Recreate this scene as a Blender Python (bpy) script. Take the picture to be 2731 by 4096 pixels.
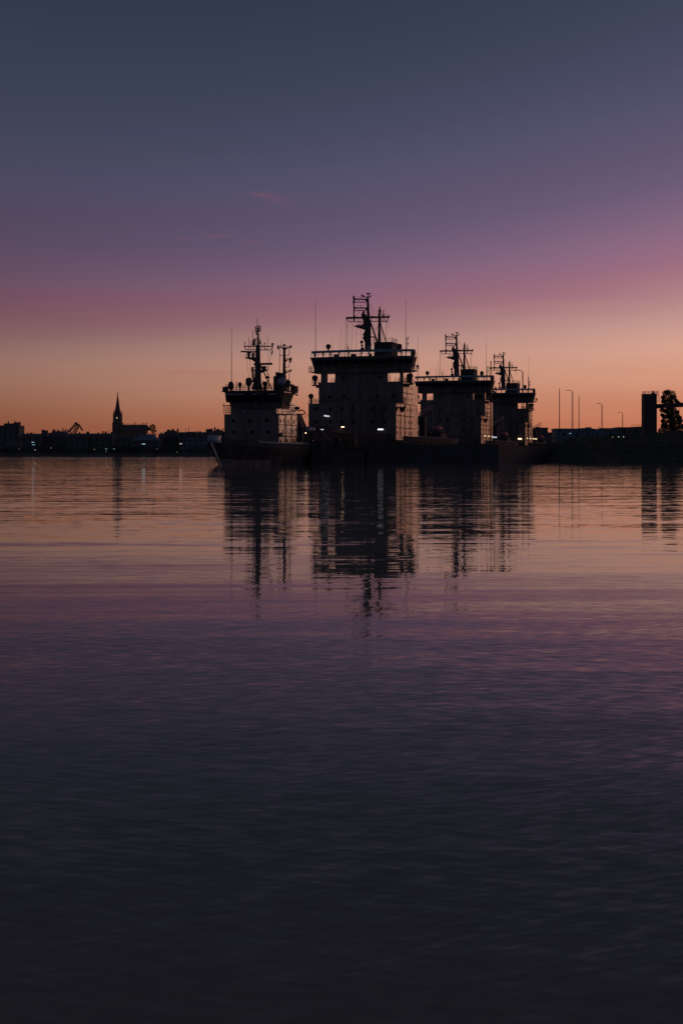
import bpy, math, random
from math import sin, cos, pi, radians, sqrt
from mathutils import Vector
scene = bpy.context.scene
for o in list(bpy.data.objects): bpy.data.objects.remove(o)
COL = scene.collection
random.seed(7)

# ------------------------------------------------------------------ camera
F = 5689.0; HY = 1813.0; CX = 1365.5; CAMZ = 2.3
cam = bpy.data.cameras.new("camera"); camo = bpy.data.objects.new("camera", cam); COL.objects.link(camo)
camo.location = (0, 0, CAMZ); camo.rotation_euler = (radians(90), 0, 0)
cam.sensor_fit = 'VERTICAL'; cam.sensor_height = 36; cam.lens = 50
cam.shift_y = -(2048 - HY) / 4096; cam.clip_start = 0.2; cam.clip_end = 20000
scene.camera = camo
scene.render.resolution_x = 682; scene.render.resolution_y = 1024
scene.view_settings.view_transform = 'Standard'; scene.view_settings.look = 'None'
scene.view_settings.exposure = 0; scene.view_settings.gamma = 1
scene.view_settings.use_curve_mapping = False

def lin(c):
    out = []
    for v in c[:3]:
        v = v / 255.0
        out.append(v / 12.92 if v <= 0.04045 else ((v + 0.055) / 1.055) ** 2.4)
    return tuple(out) + (1.0,)

# ------------------------------------------------------------------ node maths helper
class E:
    def __init__(s, nt, v): s.nt = nt; s.v = v
    def _op(s, op, a, b=None, c=None, clamp=False):
        n = s.nt.nodes.new('ShaderNodeMath'); n.operation = op; n.use_clamp = clamp
        for i, q in enumerate((a, b, c)):
            if q is None: continue
            if isinstance(q, E): s.nt.links.new(q.v, n.inputs[i])
            else: n.inputs[i].default_value = q
        return E(s.nt, n.outputs[0])
    def __add__(s, o): return s._op('ADD', s, o)
    __radd__ = __add__
    def __sub__(s, o): return s._op('SUBTRACT', s, o)
    def __rsub__(s, o): return s._op('SUBTRACT', o, s)
    def __mul__(s, o): return s._op('MULTIPLY', s, o)
    __rmul__ = __mul__
    def __truediv__(s, o): return s._op('DIVIDE', s, o)
    def f(s, op, b=None, c=None): return s._op(op, s, b, c)
    def clamp(s, lo, hi): return s._op('MINIMUM', s._op('MAXIMUM', s, lo), hi)
def ss(e, a, b):        # smooth 0..1
    n = e.nt.nodes.new('ShaderNodeMapRange'); n.interpolation_type = 'SMOOTHSTEP'
    e.nt.links.new(e.v, n.inputs['Value']); n.inputs['From Min'].default_value = a; n.inputs['From Max'].default_value = b
    return E(e.nt, n.outputs['Result'])
def combine(nt, x, y, z):
    n = nt.nodes.new('ShaderNodeCombineXYZ')
    for i, q in enumerate((x, y, z)):
        if isinstance(q, E): nt.links.new(q.v, n.inputs[i])
        else: n.inputs[i].default_value = q
    return n.outputs[0]
def noise(nt, vec, scale, detail=2.0, rough=0.5):
    n = nt.nodes.new('ShaderNodeTexNoise'); n.inputs['Scale'].default_value = scale
    n.inputs['Detail'].default_value = detail; n.inputs['Roughness'].default_value = rough
    nt.links.new(vec, n.inputs['Vector']); return n
def mixc(nt, fac, a, b, mode='MIX'):
    n = nt.nodes.new('ShaderNodeMix'); n.data_type = 'RGBA'; n.blend_type = mode
    for sock, q in ((n.inputs[0], fac), (n.inputs[6], a), (n.inputs[7], b)):
        if isinstance(q, E): nt.links.new(q.v, sock)
        elif hasattr(q, 'is_output'): nt.links.new(q, sock)
        else: sock.default_value = q
    return n.outputs[2]

# ------------------------------------------------------------------ sky after sunset
w = bpy.data.worlds.new("World"); scene.world = w; w.use_nodes = True
nt = w.node_tree; nt.nodes.clear()
tc = nt.nodes.new('ShaderNodeTexCoord'); sp = nt.nodes.new('ShaderNodeSeparateXYZ')
nt.links.new(tc.outputs['Generated'], sp.inputs[0])
dx, dy, dz = (E(nt, sp.outputs[i]) for i in range(3))
hor = (dx * dx + dy * dy + 1e-6).f('SQRT')
s_ = (dx / hor)                                   # sine of the azimuth
el = dz / hor                                     # tangent of the elevation
vp = el * F
band = noise(nt, combine(nt, s_ * 3.0, 0.0, el * 26.0), 1.0, 3.0)
bz = E(nt, band.outputs['Fac']) - 0.5
fine = noise(nt, combine(nt, s_ * 7.0 + el * 8.0, 3.0, el * 70.0), 1.0, 3.0)
fz = E(nt, fine.outputs['Fac']) - 0.5
sc = s_.clamp(-0.40, 0.55)
v2 = vp / (sc * 0.55 + sc * sc * 1.6 + 1.0) + bz * 110.0 + fz * 36.0
t = (v2 / 3000.0).clamp(0.0, 1.0)
ramp = nt.nodes.new('ShaderNodeValToRGB'); nt.links.new(t.v, ramp.inputs[0])
stops = [(0, (166, 97, 72)), (100, (175, 107, 80)), (165, (180, 117, 91)), (225, (186, 128, 104)), (290, (190, 139, 118)), (360, (190, 142, 126)), (430, (177, 136, 127)),
         (500, (162, 121, 121)), (560, (150, 106, 117)), (620, (141, 99, 117)), (690, (130, 97, 120)), (770, (116, 92, 117)),
         (865, (102, 86, 112)), (970, (93, 82, 107)), (1110, (84, 80, 106)), (1250, (74, 75, 98)), (1420, (64, 69, 90)),
         (1650, (56, 63, 82)), (1850, (51, 58, 76)), (2200, (46, 53, 68)), (3000, (40, 46, 60))]
els = ramp.color_ramp.elements
while len(els) > 1: els.remove(els[-1])
for i, (p, c) in enumerate(stops):
    e_ = els[0] if i == 0 else els.new(p / 3000.0)
    e_.position = p / 3000.0; e_.color = lin(c)
low = 1.0 - ss(el, 0.05, 0.30)
bright = (1.0 + sc * (low * 1.25 + 0.02) + sc.f('MINIMUM', 0.0) * low * 0.40) * (1.0 + bz * 0.10 + fz * 0.05)
base = mixc(nt, 1.0, ramp.outputs[0], combine(nt, bright, bright, bright), 'MULTIPLY')
# small rosy wisps of cirrus
def wisp(px, py, lx, ly, tilt):
    a0 = (px - CX) / F; e0 = (HY - py) / F
    u = (s_ - a0); v = (el - e0)
    c, s = cos(tilt), sin(tilt)
    uu = (u * c + v * s) * (F / lx); vv = (v * c - u * s) * (F / ly) + fz * 1.6
    return (((uu * uu + vv * vv) * -1.0).f('EXPONENT'))
ws = wisp(1045, 780, 40, 7, -0.08) * 0.15 + wisp(1110, 800, 60, 18, -0.25) * 0.07 + wisp(870, 948, 60, 4, 0.1) * 0.14 + wisp(720, 965, 60, 5, 0.12) * 0.08 \
   + wisp(1010, 968, 50, 6, -0.1) * 0.10 + wisp(800, 1492, 140, 9, 0.0) * 0.25
ws = ws * ss(dy, 0.0, 0.2)
base = mixc(nt, ws.clamp(0, 1), base, lin((178, 92, 108)))
# the half of the sky behind the viewer is plain dusk blue
back = 1.0 - ss(dy, -0.55, 0.25)
base = mixc(nt, back * 0.96, base, lin((68, 74, 94)))
low_gnd = 1.0 - ss(dz, -0.08, -0.01)
base = mixc(nt, low_gnd, base, lin((34, 34, 44)))
bg = nt.nodes.new('ShaderNodeBackground'); nt.links.new(base, bg.inputs['Color']); bg.inputs['Strength'].default_value = 1.0
wo = nt.nodes.new('ShaderNodeOutputWorld'); nt.links.new(bg.outputs[0], wo.inputs['Surface'])

# ------------------------------------------------------------------ the last glow of the sun, low on the right
sun = bpy.data.lights.new("sun", 'SUN'); suno = bpy.data.objects.new("sun", sun); COL.objects.link(suno)
sun.energy = 0.20; sun.angle = radians(14); sun.color = (1.0, 0.52, 0.36)
saz, sel = radians(42), radians(4)
sd = Vector((sin(saz) * cos(sel), cos(saz) * cos(sel), sin(sel)))
suno.rotation_euler = (-sd).to_track_quat('-Z', 'Y').to_euler(); suno.location = (200, 100, 80)

# ------------------------------------------------------------------ materials
MATS = {}
def mat(name, col, rough=0.6, metal=0.0, var=0.15, scale=0.6, streak=False, spec=0.4):
    if name in MATS: return MATS[name]
    m = bpy.data.materials.new(name); m.use_nodes = True; n = m.node_tree
    b = n.nodes['Principled BSDF']
    tcx = n.nodes.new('ShaderNodeTexCoord'); mp = n.nodes.new('ShaderNodeMapping')
    n.links.new(tcx.outputs['Object'], mp.inputs[0])
    if streak: mp.inputs['Scale'].default_value = (1.0, 1.0, 0.12)
    nz = noise(n, mp.outputs[0], scale, 5.0, 0.6)
    mr = n.nodes.new('ShaderNodeMapRange'); n.links.new(nz.outputs['Fac'], mr.inputs['Value'])
    mr.inputs['From Min'].default_value = 0.3; mr.inputs['From Max'].default_value = 0.7
    dark = tuple(c * (1 - var) for c in col) + (1,); lite = tuple(min(1, c * (1 + var)) for c in col) + (1,)
    c = mixc(n, E(n, mr.outputs[0]), dark, lite)
    n.links.new(c, b.inputs['Base Color'])
    b.inputs['Roughness'].default_value = rough; b.inputs['Metallic'].default_value = metal
    b.inputs['Specular IOR Level'].default_value = spec
    MATS[name] = m; return m
def emis(name, col, strength):
    if name in MATS: return MATS[name]
    m = bpy.data.materials.new(name); m.use_nodes = True
    b = m.node_tree.nodes['Principled BSDF']
    b.inputs['Base Color'].default_value = (0.8, 0.8, 0.8, 1)
    b.inputs['Emission Color'].default_value = tuple(col) + (1,); b.inputs['Emission Strength'].default_value = strength
    MATS[name] = m; return m
M_hull = mat('black_hull_paint', (0.055, 0.055, 0.060), 0.9, var=0.3, scale=0.25, streak=True, spec=0.03)
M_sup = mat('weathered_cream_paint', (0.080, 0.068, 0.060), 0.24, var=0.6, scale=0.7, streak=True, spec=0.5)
def add_bump(m, scale, strength, dist):
    n = m.node_tree; b = n.nodes['Principled BSDF']; tcx = n.nodes.new('ShaderNodeTexCoord')
    nz = noise(n, tcx.outputs['Object'], scale, 3.0, 0.6); bp = n.nodes.new('ShaderNodeBump')
    bp.inputs['Strength'].default_value = strength; bp.inputs['Distance'].default_value = dist
    n.links.new(nz.outputs['Fac'], bp.inputs['Height']); n.links.new(bp.outputs[0], b.inputs['Normal'])
add_bump(M_sup, 0.8, 0.4, 0.12)
M_dark = mat('dark_steel', (0.065, 0.063, 0.066), 0.8, spec=0.12)
M_mast = mat('mast_paint', (0.07, 0.066, 0.066), 0.8, spec=0.12)
M_deck = mat('deck_steel', (0.03, 0.035, 0.04), 0.9, spec=0.1)
M_white = mat('white_fibreglass', (0.16, 0.20, 0.26), 0.25, var=0.05)
M_glass = mat('window_glass', (0.015, 0.016, 0.02), 0.6, var=0.0, spec=0.0)
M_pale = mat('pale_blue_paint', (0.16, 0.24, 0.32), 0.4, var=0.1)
M_concrete = mat('quay_concrete', (0.06, 0.06, 0.065), 0.9, var=0.3, scale=0.8, spec=0.05)
M_ground = mat('gravel_ground', (0.09, 0.085, 0.08), 0.9)
M_grass = mat('grass', (0.050, 0.050, 0.040), 0.95, var=0.4, spec=0.05)
M_leaf = mat('leaf', (0.04, 0.06, 0.03), 0.7)
M_bark = mat('bark', (0.06, 0.05, 0.04), 0.9)
M_brick = mat('brick', (0.14, 0.09, 0.07), 0.85)
M_plaster = mat('plaster', (0.085, 0.085, 0.09), 0.85)
M_plasterb = mat('bluish_plaster', (0.08, 0.12, 0.155), 0.8)
M_shed = mat('sheet_metal_wall', (0.075, 0.13, 0.165), 0.6, var=0.2, scale=0.3)
M_roof = mat('dark_roof', (0.06, 0.055, 0.055), 0.7)
M_metalroof = mat('metal_roof', (0.08, 0.12, 0.16), 0.5, var=0.2)
M_red = mat('red_orange_paint', (0.34, 0.07, 0.08), 0.6)
M_rope = mat('rope', (0.35, 0.35, 0.36), 0.8)
M_lampw = emis('cold_lamp', (0.75, 0.88, 1.0), 0.8)
M_lampwd = emis('cold_tube_lamp', (0.80, 0.86, 1.0), 1.5)
M_lampo = emis('warm_lamp', (1.0, 0.62, 0.36), 5.0)
M_lampy = emis('yellow_lamp', (1.0, 0.72, 0.40), 0.9)
M_far = emis('far_cold_lamp', (0.50, 0.90, 1.0), 0.55)
M_farw = emis('far_warm_lamp', (1.0, 0.82, 0.70), 0.6)
M_lit = emis('lit_room', (1.0, 0.78, 0.58), 1.0)

# ------------------------------------------------------------------ mesh builder
class MB:
    def __init__(s): s.v = []; s.f = []
    def box(s, x0, x1, y0, y1, z0, z1):
        b = len(s.v)
        s.v += [(x, y, z) for z in (z0, z1) for (x, y) in ((x0, y0), (x1, y0), (x1, y1), (x0, y1))]
        s.f += [(b, b+3, b+2, b+1), (b+4, b+5, b+6, b+7)] + [(b+i, b+(i+1) % 4, b+4+(i+1) % 4, b+4+i) for i in range(4)]
        return s
    def prism(s, poly, y0, y1):           # polygon in x,z pushed along y
        b = len(s.v); n = len(poly)
        s.v += [(x, y0, z) for x, z in poly] + [(x, y1, z) for x, z in poly]
        s.f += [tuple(b+i for i in range(n)), tuple(b+n+i for i in reversed(range(n)))]
        s.f += [(b+i, b+n+i, b+n+(i+1) % n, b+(i+1) % n) for i in range(n)]
        return s
    def slab(s, poly, z0, z1):            # polygon in x,y raised along z
        b = len(s.v); n = len(poly)
        s.v += [(x, y, z0) for x, y in poly] + [(x, y, z1) for x, y in poly]
        s.f += [tuple(b+i for i in reversed(range(n))), tuple(b+n+i for i in range(n))]
        s.f += [(b+i, b+(i+1) % n, b+n+(i+1) % n, b+n+i) for i in range(n)]
        return s
    def loft(s, rings, close=True, cap=True):
        b = len(s.v); n = len(rings[0])
        for r in rings: s.v += [tuple(p) for p in r]
        for j in range(len(rings)-1):
            for i in range(n if close else n-1):
                k = (i+1) % n
                s.f.append((b+j*n+i, b+j*n+k, b+(j+1)*n+k, b+(j+1)*n+i))
        if cap:
            s.f.append(tuple(b+i for i in reversed(range(n))))
            s.f.append(tuple(b+(len(rings)-1)*n+i for i in range(n)))
        return s
    def tube(s, p, q, r0, r1=None, n=6):
        r1 = r0 if r1 is None else r1
        p = Vector(p); q = Vector(q); d = q-p
        if d.length < 1e-6: return s
        d.normalize(); a = d.orthogonal().normalized(); c = d.cross(a)
        rings = [[c0 + (a*cos(2*pi*i/n) + c*sin(2*pi*i/n))*r for i in range(n)] for c0, r in ((p, r0), (q, r1))]
        return s.loft(rings)
    def path(s, pts, r, n=5):
        for a, b in zip(pts, pts[1:]): s.tube(a, b, r, r, n)
        return s
    def lathe(s, prof, c=(0, 0, 0), n=16, sy=1.0):   # profile of (radius, z)
        rings = [[(c[0]+r*cos(2*pi*i/n), c[1]+sy*r*sin(2*pi*i/n), c[2]+z) for i in range(n)] for r, z in prof]
        return s.loft(rings)
    def ball(s, c, rx, ry=None, rz=None, n=12, m=8):
        ry = rx if ry is None else ry; rz = rx if rz is None else rz
        rings = []
        for j in range(m+1):
            a = -pi/2 + pi*j/m; k = max(cos(a), 0.02)
            rings.append([(c[0]+rx*k*cos(2*pi*i/n), c[1]+ry*k*sin(2*pi*i/n), c[2]+rz*sin(a)) for i in range(n)])
        return s.loft(rings)
    def rail(s, pts, h=1.05, rows=3, gap=1.6, r=0.045, ends=True):
        for k in range(rows):
            z = h*(k+1)/rows
            s.path([(p[0], p[1], p[2]+z) for p in pts], r, 4)
        for a, b in zip(pts, pts[1:]):
            a = Vector(a); b = Vector(b); n = max(1, int((b-a).length/gap))
            for i in range(n+1):
                p = a.lerp(b, i/n); s.tube(p, (p.x, p.y, p.z+h), r, r, 4)
        return s
    def build(s, name, m, parent=None, smooth=False, loc=None):
        me = bpy.data.meshes.new(name); me.from_pydata(s.v, [], s.f); me.materials.append(m); me.validate()
        if smooth:
            me.polygons.foreach_set('use_smooth', [True]*len(me.polygons))
        o = bpy.data.objects.new(name, me); COL.objects.link(o)
        if parent: o.parent = parent
        if loc: o.location = loc
        return o
def tag(o, label=None, cat=None, group=None, kind=None):
    for k, v in (('label', label), ('category', cat), ('group', group), ('kind', kind)):
        if v: o[k] = v
    return o
def thing(name, label, cat, loc=(0, 0, 0), rz=0.0, group=None):
    o = bpy.data.objects.new(name, None); COL.objects.link(o); o.empty_display_size = 0.5
    o.location = loc; o.rotation_euler = (0, 0, rz); return tag(o, label, cat, group)
def copy_tree(o, parent=None):
    kids = list(o.children)
    c = o.copy(); COL.objects.link(c); c.parent = parent
    for ch in kids: copy_tree(ch, c)
    return c
def at(px, py, d):            # point of the world that stands d metres ahead
    return Vector(((px-CX)*d/F, d, CAMZ+(HY-py)*d/F))
class Frame:                  # a ship's own axes: x to port, y towards the stern, origin at the superstructure front
    def __init__(s, X, D, th): s.X, s.D, s.c, s.s = X, D, cos(th), sin(th); s.th = th
    def P(s, px, py, y=0.0):
        u = (px-CX)/F
        x = (u*(s.D+y*s.c)-s.X-y*s.s)/(s.c+u*s.s)
        return Vector((x, y, s.Z(py, x, y)))
    def Z(s, py, x, y):
        d = s.D+y*s.c-x*s.s
        return CAMZ+(HY-py)*d/F

# ------------------------------------------------------------------ water
mw = bpy.data.materials.new('harbour_water'); mw.use_nodes = True; n = mw.node_tree
b = n.nodes['Principled BSDF']; b.inputs['Base Color'].default_value = (0.165, 0.155, 0.132, 1)
b.inputs['Roughness'].default_value = 0.02; b.inputs['IOR'].default_value = 1.105
geo = n.nodes.new('ShaderNodeNewGeometry'); sp = n.nodes.new('ShaderNodeSeparateXYZ'); n.links.new(geo.outputs['Position'], sp.inputs[0])
wx, wy = E(n, sp.outputs[0]), E(n, sp.outputs[1])
def slopes(ang, lx, ly, detail, seed):
    c, s = cos(ang), sin(ang)
    u = (wx*c+wy*s)*(1.0/lx); v = (wy*c-wx*s)*(1.0/ly)
    nz = noise(n, combine(n, u, v, seed), 1.0, detail, 0.55)
    sep = n.nodes.new('ShaderNodeSeparateColor'); n.links.new(nz.outputs['Color'], sep.inputs[0])
    return E(n, sep.outputs[0])-0.5, E(n, sep.outputs[1])-0.5
gust = noise(n, combine(n, wx*0.012, wy*0.03, 4.0), 1.0, 3.0)
gz = ss(E(n, gust.outputs['Fac']), 0.42, 0.62)
gust2 = noise(n, combine(n, wx*0.11, wy*0.28, 9.0), 1.0, 3.0)
gz2 = ss(E(n, gust2.outputs['Fac']), 0.35, 0.65)
a1, c1 = slopes(0.04, 11.0, 1.1, 2.0, 1.0)        # long low swell
a2, c2 = slopes(-0.07, 2.6, 0.42, 2.0, 2.0)      # small waves
a3, c3 = slopes(0.16, 0.60, 0.16, 1.5, 3.0)      # ripples
a4, c4 = slopes(0.42, 0.24, 0.060, 1.5, 5.0)     # fine ripples, curling one way
a5, c5 = slopes(-0.30, 0.27, 0.072, 1.5, 7.0)    # and the other
farw = ss(wy, 420.0, 760.0)
near = 1.0-ss(wy, 8.0, 36.0)
near = near*near
near2 = 1.0-ss(wy, 6.0, 11.0)
mid = 1.0-ss(wy, 20.0, 62.0)
amp = gz2*0.45+0.6
sy = c1*(0.064-mid*0.026) + c2*(0.090-mid*0.081)*amp + c3*(0.110-mid*0.094+near*0.003)*amp + (c4*(gz2*0.6+0.40) + c5*(1.0-gz2*0.6))*(near*0.105+near2*0.10+0.008) + c2*farw*0.22
sx = a1*0.02 + a2*0.03*amp + a3*0.03 + (a4+a5)*near*0.08 + a2*farw*0.10
nv = n.nodes.new('ShaderNodeVectorMath'); nv.operation = 'NORMALIZE'
n.links.new(combine(n, sx, sy, 1.0), nv.inputs[0]); n.links.new(nv.outputs[0], b.inputs['Normal'])
wb = MB(); wb.v = [(-3500, -400, 0), (3500, -400, 0), (3500, 9000, 0), (-3500, 9000, 0)]; wb.f = [(0, 1, 2, 3)]
tag(wb.build('water', mw), kind='structure')

# ------------------------------------------------------------------ land
def sheet(name, poly, z, m, skirt=3.0):
    s = MB(); s.slab(poly, z-skirt, z); return tag(s.build(name, m), kind='structure')
sheet('far_shore', [(-900, 1094), (-200, 1088), (60, 1080), (900, 1000), (1500, 1000), (1500, 6000), (-2500, 6000), (-2500, 1100)], 2.2, M_ground)
TH = radians(16)
al = Vector((sin(TH), cos(TH)))
# finger quay beside the moored ships
q0 = Vector((-1.2+6.5, 300)); q1 = q0+Vector((27, -7)); q2 = q1+al*720; q3 = q0+al*720
sheet('quay', [tuple(q0), tuple(q1), tuple(q2), tuple(q3)], 4.0, M_concrete, 6.0)
# land behind the basin, joining the quay and the bank
sheet('basin_wall', [(60, 470), (125, 440), (400, 430), (900, 500), (900, 1400), (150, 1400), (60, 900)], 4.4, M_concrete, 6.0)

# sloping bank at the right
def bankz(x, y):
    t0 = (y-(318+3*sin(x*0.11)+2*sin(x*0.31)))/26.0
    t0 = max(-0.2, min(1.0, t0))
    z = -0.6+5.6*t0**0.8 if t0 > 0 else -0.8
    hill = math.exp(-((x-98)/24.0)**2-((y-385)/28.0)**2)*3.6
    left = max(0.0, min(1.0, (x-49)/9.0))
    return -0.8+(z+0.8+hill)*left
g = MB(); nx, ny = 90, 44
for j in range(ny+1):
    for i in range(nx+1):
        x = 46+i*1.8; y = 308+j*3.2
        g.v.append((x, y, bankz(x, y)+random.uniform(-0.14, 0.14)))
for j in range(ny):
    for i in range(nx):
        k = j*(nx+1)+i; g.f.append((k, k+1, k+nx+2, k+nx+1))
tag(g.build('bank', M_grass), kind='structure')
def leafcloud(mb, c, r, n, size, sq=1.0, shell=0.35):
    for _ in range(n):
        while True:
            p = Vector((random.uniform(-1, 1), random.uniform(-1, 1), random.uniform(-1, 1)))
            if 0.02 < p.length <= 1: break
        p = p.normalized()*(p.length**shell)
        p = Vector((c[0]+p.x*r, c[1]+p.y*r, c[2]+p.z*r*sq))
        a = Vector((random.gauss(0, 1), random.gauss(0, 1), random.gauss(0, 1))).normalized(); b2 = a.orthogonal().normalized()
        s1 = size*random.uniform(0.6, 1.3); k = len(mb.v)
        mb.v += [tuple(p+a*s1), tuple(p+b2*s1*0.55), tuple(p-a*s1), tuple(p-b2*s1*0.55)]; mb.f.append((k, k+1, k+2, k+3))
sc_ = MB()
for i in range(170):
    x = random.uniform(58, 130); y = random.uniform(330, 400)
    leafcloud(sc_, (x, y, bankz(x, y)+0.3), random.uniform(0.7, 1.9), 70, 0.26, 0.8)
tag(sc_.build('scrub', M_leaf), 'low dark scrub covering the grassy bank below the silo and the tree', 'scrub', kind='stuff')

# ------------------------------------------------------------------ the large icebreakers
def radome(parent, p, r, h, ped, m=None, name='radome'):
    s = MB(); s.lathe([(r*0.72, 0), (r*0.95, h*0.12), (r, h*0.35), (r, h*0.62), (r*0.86, h*0.82), (r*0.5, h*0.96), (0.02, h)], (p[0], p[1], p[2]+ped), 16)
    o = s.build(name, m or M_white, parent, True)
    if ped > 0: MB().lathe([(r*0.55, 0), (r*0.35, 0.15), (r*0.35, ped*0.7), (r*0.6, ped)], p, 10).build('pedestal', M_dark, o)
    return o
def whip(parent, p, top, r=0.05):
    s = MB(); z = top-p[2]
    s.tube(p, (p[0], p[1], p[2]+z*0.12), r*1.9, r*1.7, 6); s.tube((p[0], p[1], p[2]+z*0.12), (p[0], p[1], p[2]+z*0.55), r, r*0.8, 5)
    s.tube((p[0], p[1], p[2]+z*0.55), (p[0], p[1], top), r*0.7, r*0.45, 4)
    return s.build('whip_antenna', M_mast, parent)
def searchlight(parent, p, r, h):
    s = MB(); s.ball((p[0], p[1]-0.1, p[2]+h-r), r, r*0.9, r); s.tube((p[0], p[1]-0.1, p[2]+h-r), (p[0], p[1]-r*1.15, p[2]+h-r), r*0.9, r*0.8, 12)
    o = s.build('searchlight', M_dark, parent)
    MB().tube(p, (p[0], p[1], p[2]+h-r), r*0.45, r*0.35, 8).build('stand', M_dark, o)
    return o
def hull(parent, bow, stern, half, zb, zm, zs, rake, wl_half=0.93, bulw=1.0):
    """bow/stern: y of the stem head and transom; z of the rail at bow, midships and stern"""
    L = stern-bow; rings = []; inner = []
    def width(t):
        fw = min(1.0, t/0.45); a = 1-(1-fw)**(1.28 if L > 60 else 1.5)
        af = 1.0-(0.22 if L > 60 else 0.08)*max(0, (t-0.8)/0.2)**2
        return a*af
    def rz(t):
        if t < 0.45: k = 1-t/0.45; return zm+(zb-zm)*k**1.7
        return zm+(zs-zm)*((t-0.45)/0.55)**2
    N = 44; tops = []
    for i in range(N+1):
        t = (i/N)**1.25
        y = bow+L*t; wd = max(half*width(t), 0.10); z = rz(t)
        ywl = bow+rake+(L-rake-1.5)*t; wb_ = max(half*wl_half*(width(t)*0.98 if t < .3 else width(t)), 0.08)*(0.90 if t < 0.5 else 0.97)
        yk = bow+rake*1.5+(L-rake*1.5-3)*t
        kn = 0.62
        prof = [(0.02, yk, -2.0), (wb_*0.8, yk, -1.8), (wb_, ywl, 0.0), (wb_+(wd-wb_)*0.35, ywl+(y-ywl)*0.45, z*0.45), (wd*0.985, ywl+(y-ywl)*0.85, z*0.82), (wd, y, z)]
        ring = [(x, yy, zz) for x, yy, zz in prof]+[(-x, yy, zz) for x, yy, zz in reversed(prof)]
        rings.append(ring); tops.append((wd, y, z))
    s = MB(); n0 = len(rings[0])
    s.loft(rings, close=True, cap=True)
    # close to deck: sink deck below bulwark
    h = s.build('hull', M_hull, parent, False)
    # replace flat ring tops by a deck lower than the rail
    dk = MB(); m = []
    for wd, y, z in tops: m.append([(-max(wd-0.2, .05), y, z+0.004), (max(wd-0.2, .05), y, z+0.004)])
    dk.loft(m, close=False, cap=False)
    dk.build('deck', M_deck, h)
    bw = MB()
    for sgn in (-1, 1):
        r = []
        for wd, y, z in tops:
            if y > bow+L*0.86: break
            r.append([(sgn*wd, y, z-0.05), (sgn*(wd+0.03), y-(0.35 if y < bow+2 else 0), z+bulw), (sgn*max(wd-0.12, 0.0), y, z+bulw), (sgn*max(wd-0.15, 0), y, z-0.05)])
        bw.loft(r)
    bw.build('bulwark', M_hull, h)
    rb = MB()
    for sgn in (-1, 1):
        rb.path([(sgn*(wd+0.06), y, z+bulw*0.0) for wd, y, z in tops], 0.10, 5)
    rb.build('rubbing_strake', M_dark, h)
    if L < 60:
        bt = MB(); rr = []
        for ring in rings[1:20]:
            a = Vector(ring[2]); b = Vector(ring[3]); lo = a.lerp(b, -0.05); hi = a.lerp(b, 0.62)
            rr.append([(lo.x+0.03, lo.y-0.05, lo.z), (hi.x+0.03, hi.y-0.05, hi.z)])
        bt.loft(rr, close=False, cap=False); bt.build('boot_top', mat('scuffed_boot_top', (0.16, 0.16, 0.18), 0.7, var=0.6, scale=1.2, spec=0.1), h)
    return h, tops

FR2 = Frame(4.46, 331.0, TH); P = FR2.P
ship = thing('icebreaker', 'largest dark icebreaker in the middle with two white tube lamps glowing at its foredeck', 'ship', (4.46, 331, 0), -TH, 'icebreakers moored in line along the quay')
hl, tops2 = hull(ship, -37.8, 66.0, 12.0, 7.4, 5.2, 5.0, 4.5, bulw=0.95)
for sgn in (-1, 1):
    a_ = MB(); x0 = sgn*5.4
    a_.box(x0-0.15, x0+0.15, -34.4, -34.1, 2.6, 4.6); a_.tube((x0-0.9, -34.25, 3.3), (x0, -34.25, 2.6), 0.12, 0.2, 5); a_.tube((x0+0.9, -34.25, 3.3), (x0, -34.25, 2.6), 0.12, 0.2, 5)
    a_.build('anchor', M_dark, hl)
# superstructure blocks
sup = MB(); sup.box(-10.35, 10.35, -7.5, 9.7, 5.3, 13.7)
sup.box(-10.2, 10.2, 0, 9.6, 13.7, 18.9)
sup.box(-6.2, 6.45, 0.0, 0.5, 18.9, 21.0); sup.box(-6.15, 5.0, 0.5, 9.0, 18.9, 21.0)
for (xa, xb) in ((-9.7, -8.4), (9.3, 10.1)):
    sup.box(xa, xb, 0.2, 1.4, 18.9, 21.0)
sup.box(9.0, 10.0, 8.0, 9.4, 18.9, 21.0)
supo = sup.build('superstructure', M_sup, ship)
# deck ledges on the side
for z, x_, y_ in ((8.1, 10.352, -7.6), (10.9, 10.352, -7.6), (13.7, 10.352, -7.6), (16.3, 10.203, -0.1), (18.9, 10.203, -0.1)):
    for sgn in (-1, 1): MB().box(min(sgn*x_, sgn*(x_+.15)), max(sgn*x_, sgn*(x_+.15)), y_, 9.8, z-0.10, z+0.06).build('deck_ledge', M_dark, supo)
for y in (-3.6, 0.9, 6.2):
    MB().tube((10.46, y, 5.6), (10.46, y, 13.4), 0.07).build('drain_pipe', M_dark, supo)
MB().tube((10.40, 3.0, 13.8), (10.40, 3.0, 18.7), 0.07).build('drain_pipe', M_dark, supo)
def window(parent, side, u, z, w_=0.55, h_=0.75, off=10.35):
    s = MB()
    if side == 'p': s.box(off, off+0.03, u-w_/2, u+w_/2, z-h_/2, z+h_/2)
    elif side == 's': s.box(-off-0.03, -off, u-w_/2, u+w_/2, z-h_/2, z+h_/2)
    else: s.box(u-w_/2, u+w_/2, off-0.03, off, z-h_/2, z+h_/2)
    return s.build('window', M_glass, parent)
for z in (6.9, 9.5, 12.4):
    for y in ((-6.2, -3.0, 1.2, 4.8, 8.0) if z != 12.4 else (-6.6, -4.3, -2.0, 0.4, 3.2, 5.6, 8.2)):
        window(supo, 'p', y, z)
for z in (14.9, 17.6):
    for y in (1.8, 5.2, 8.2): window(supo, 'p', y, z, off=10.2)
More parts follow.
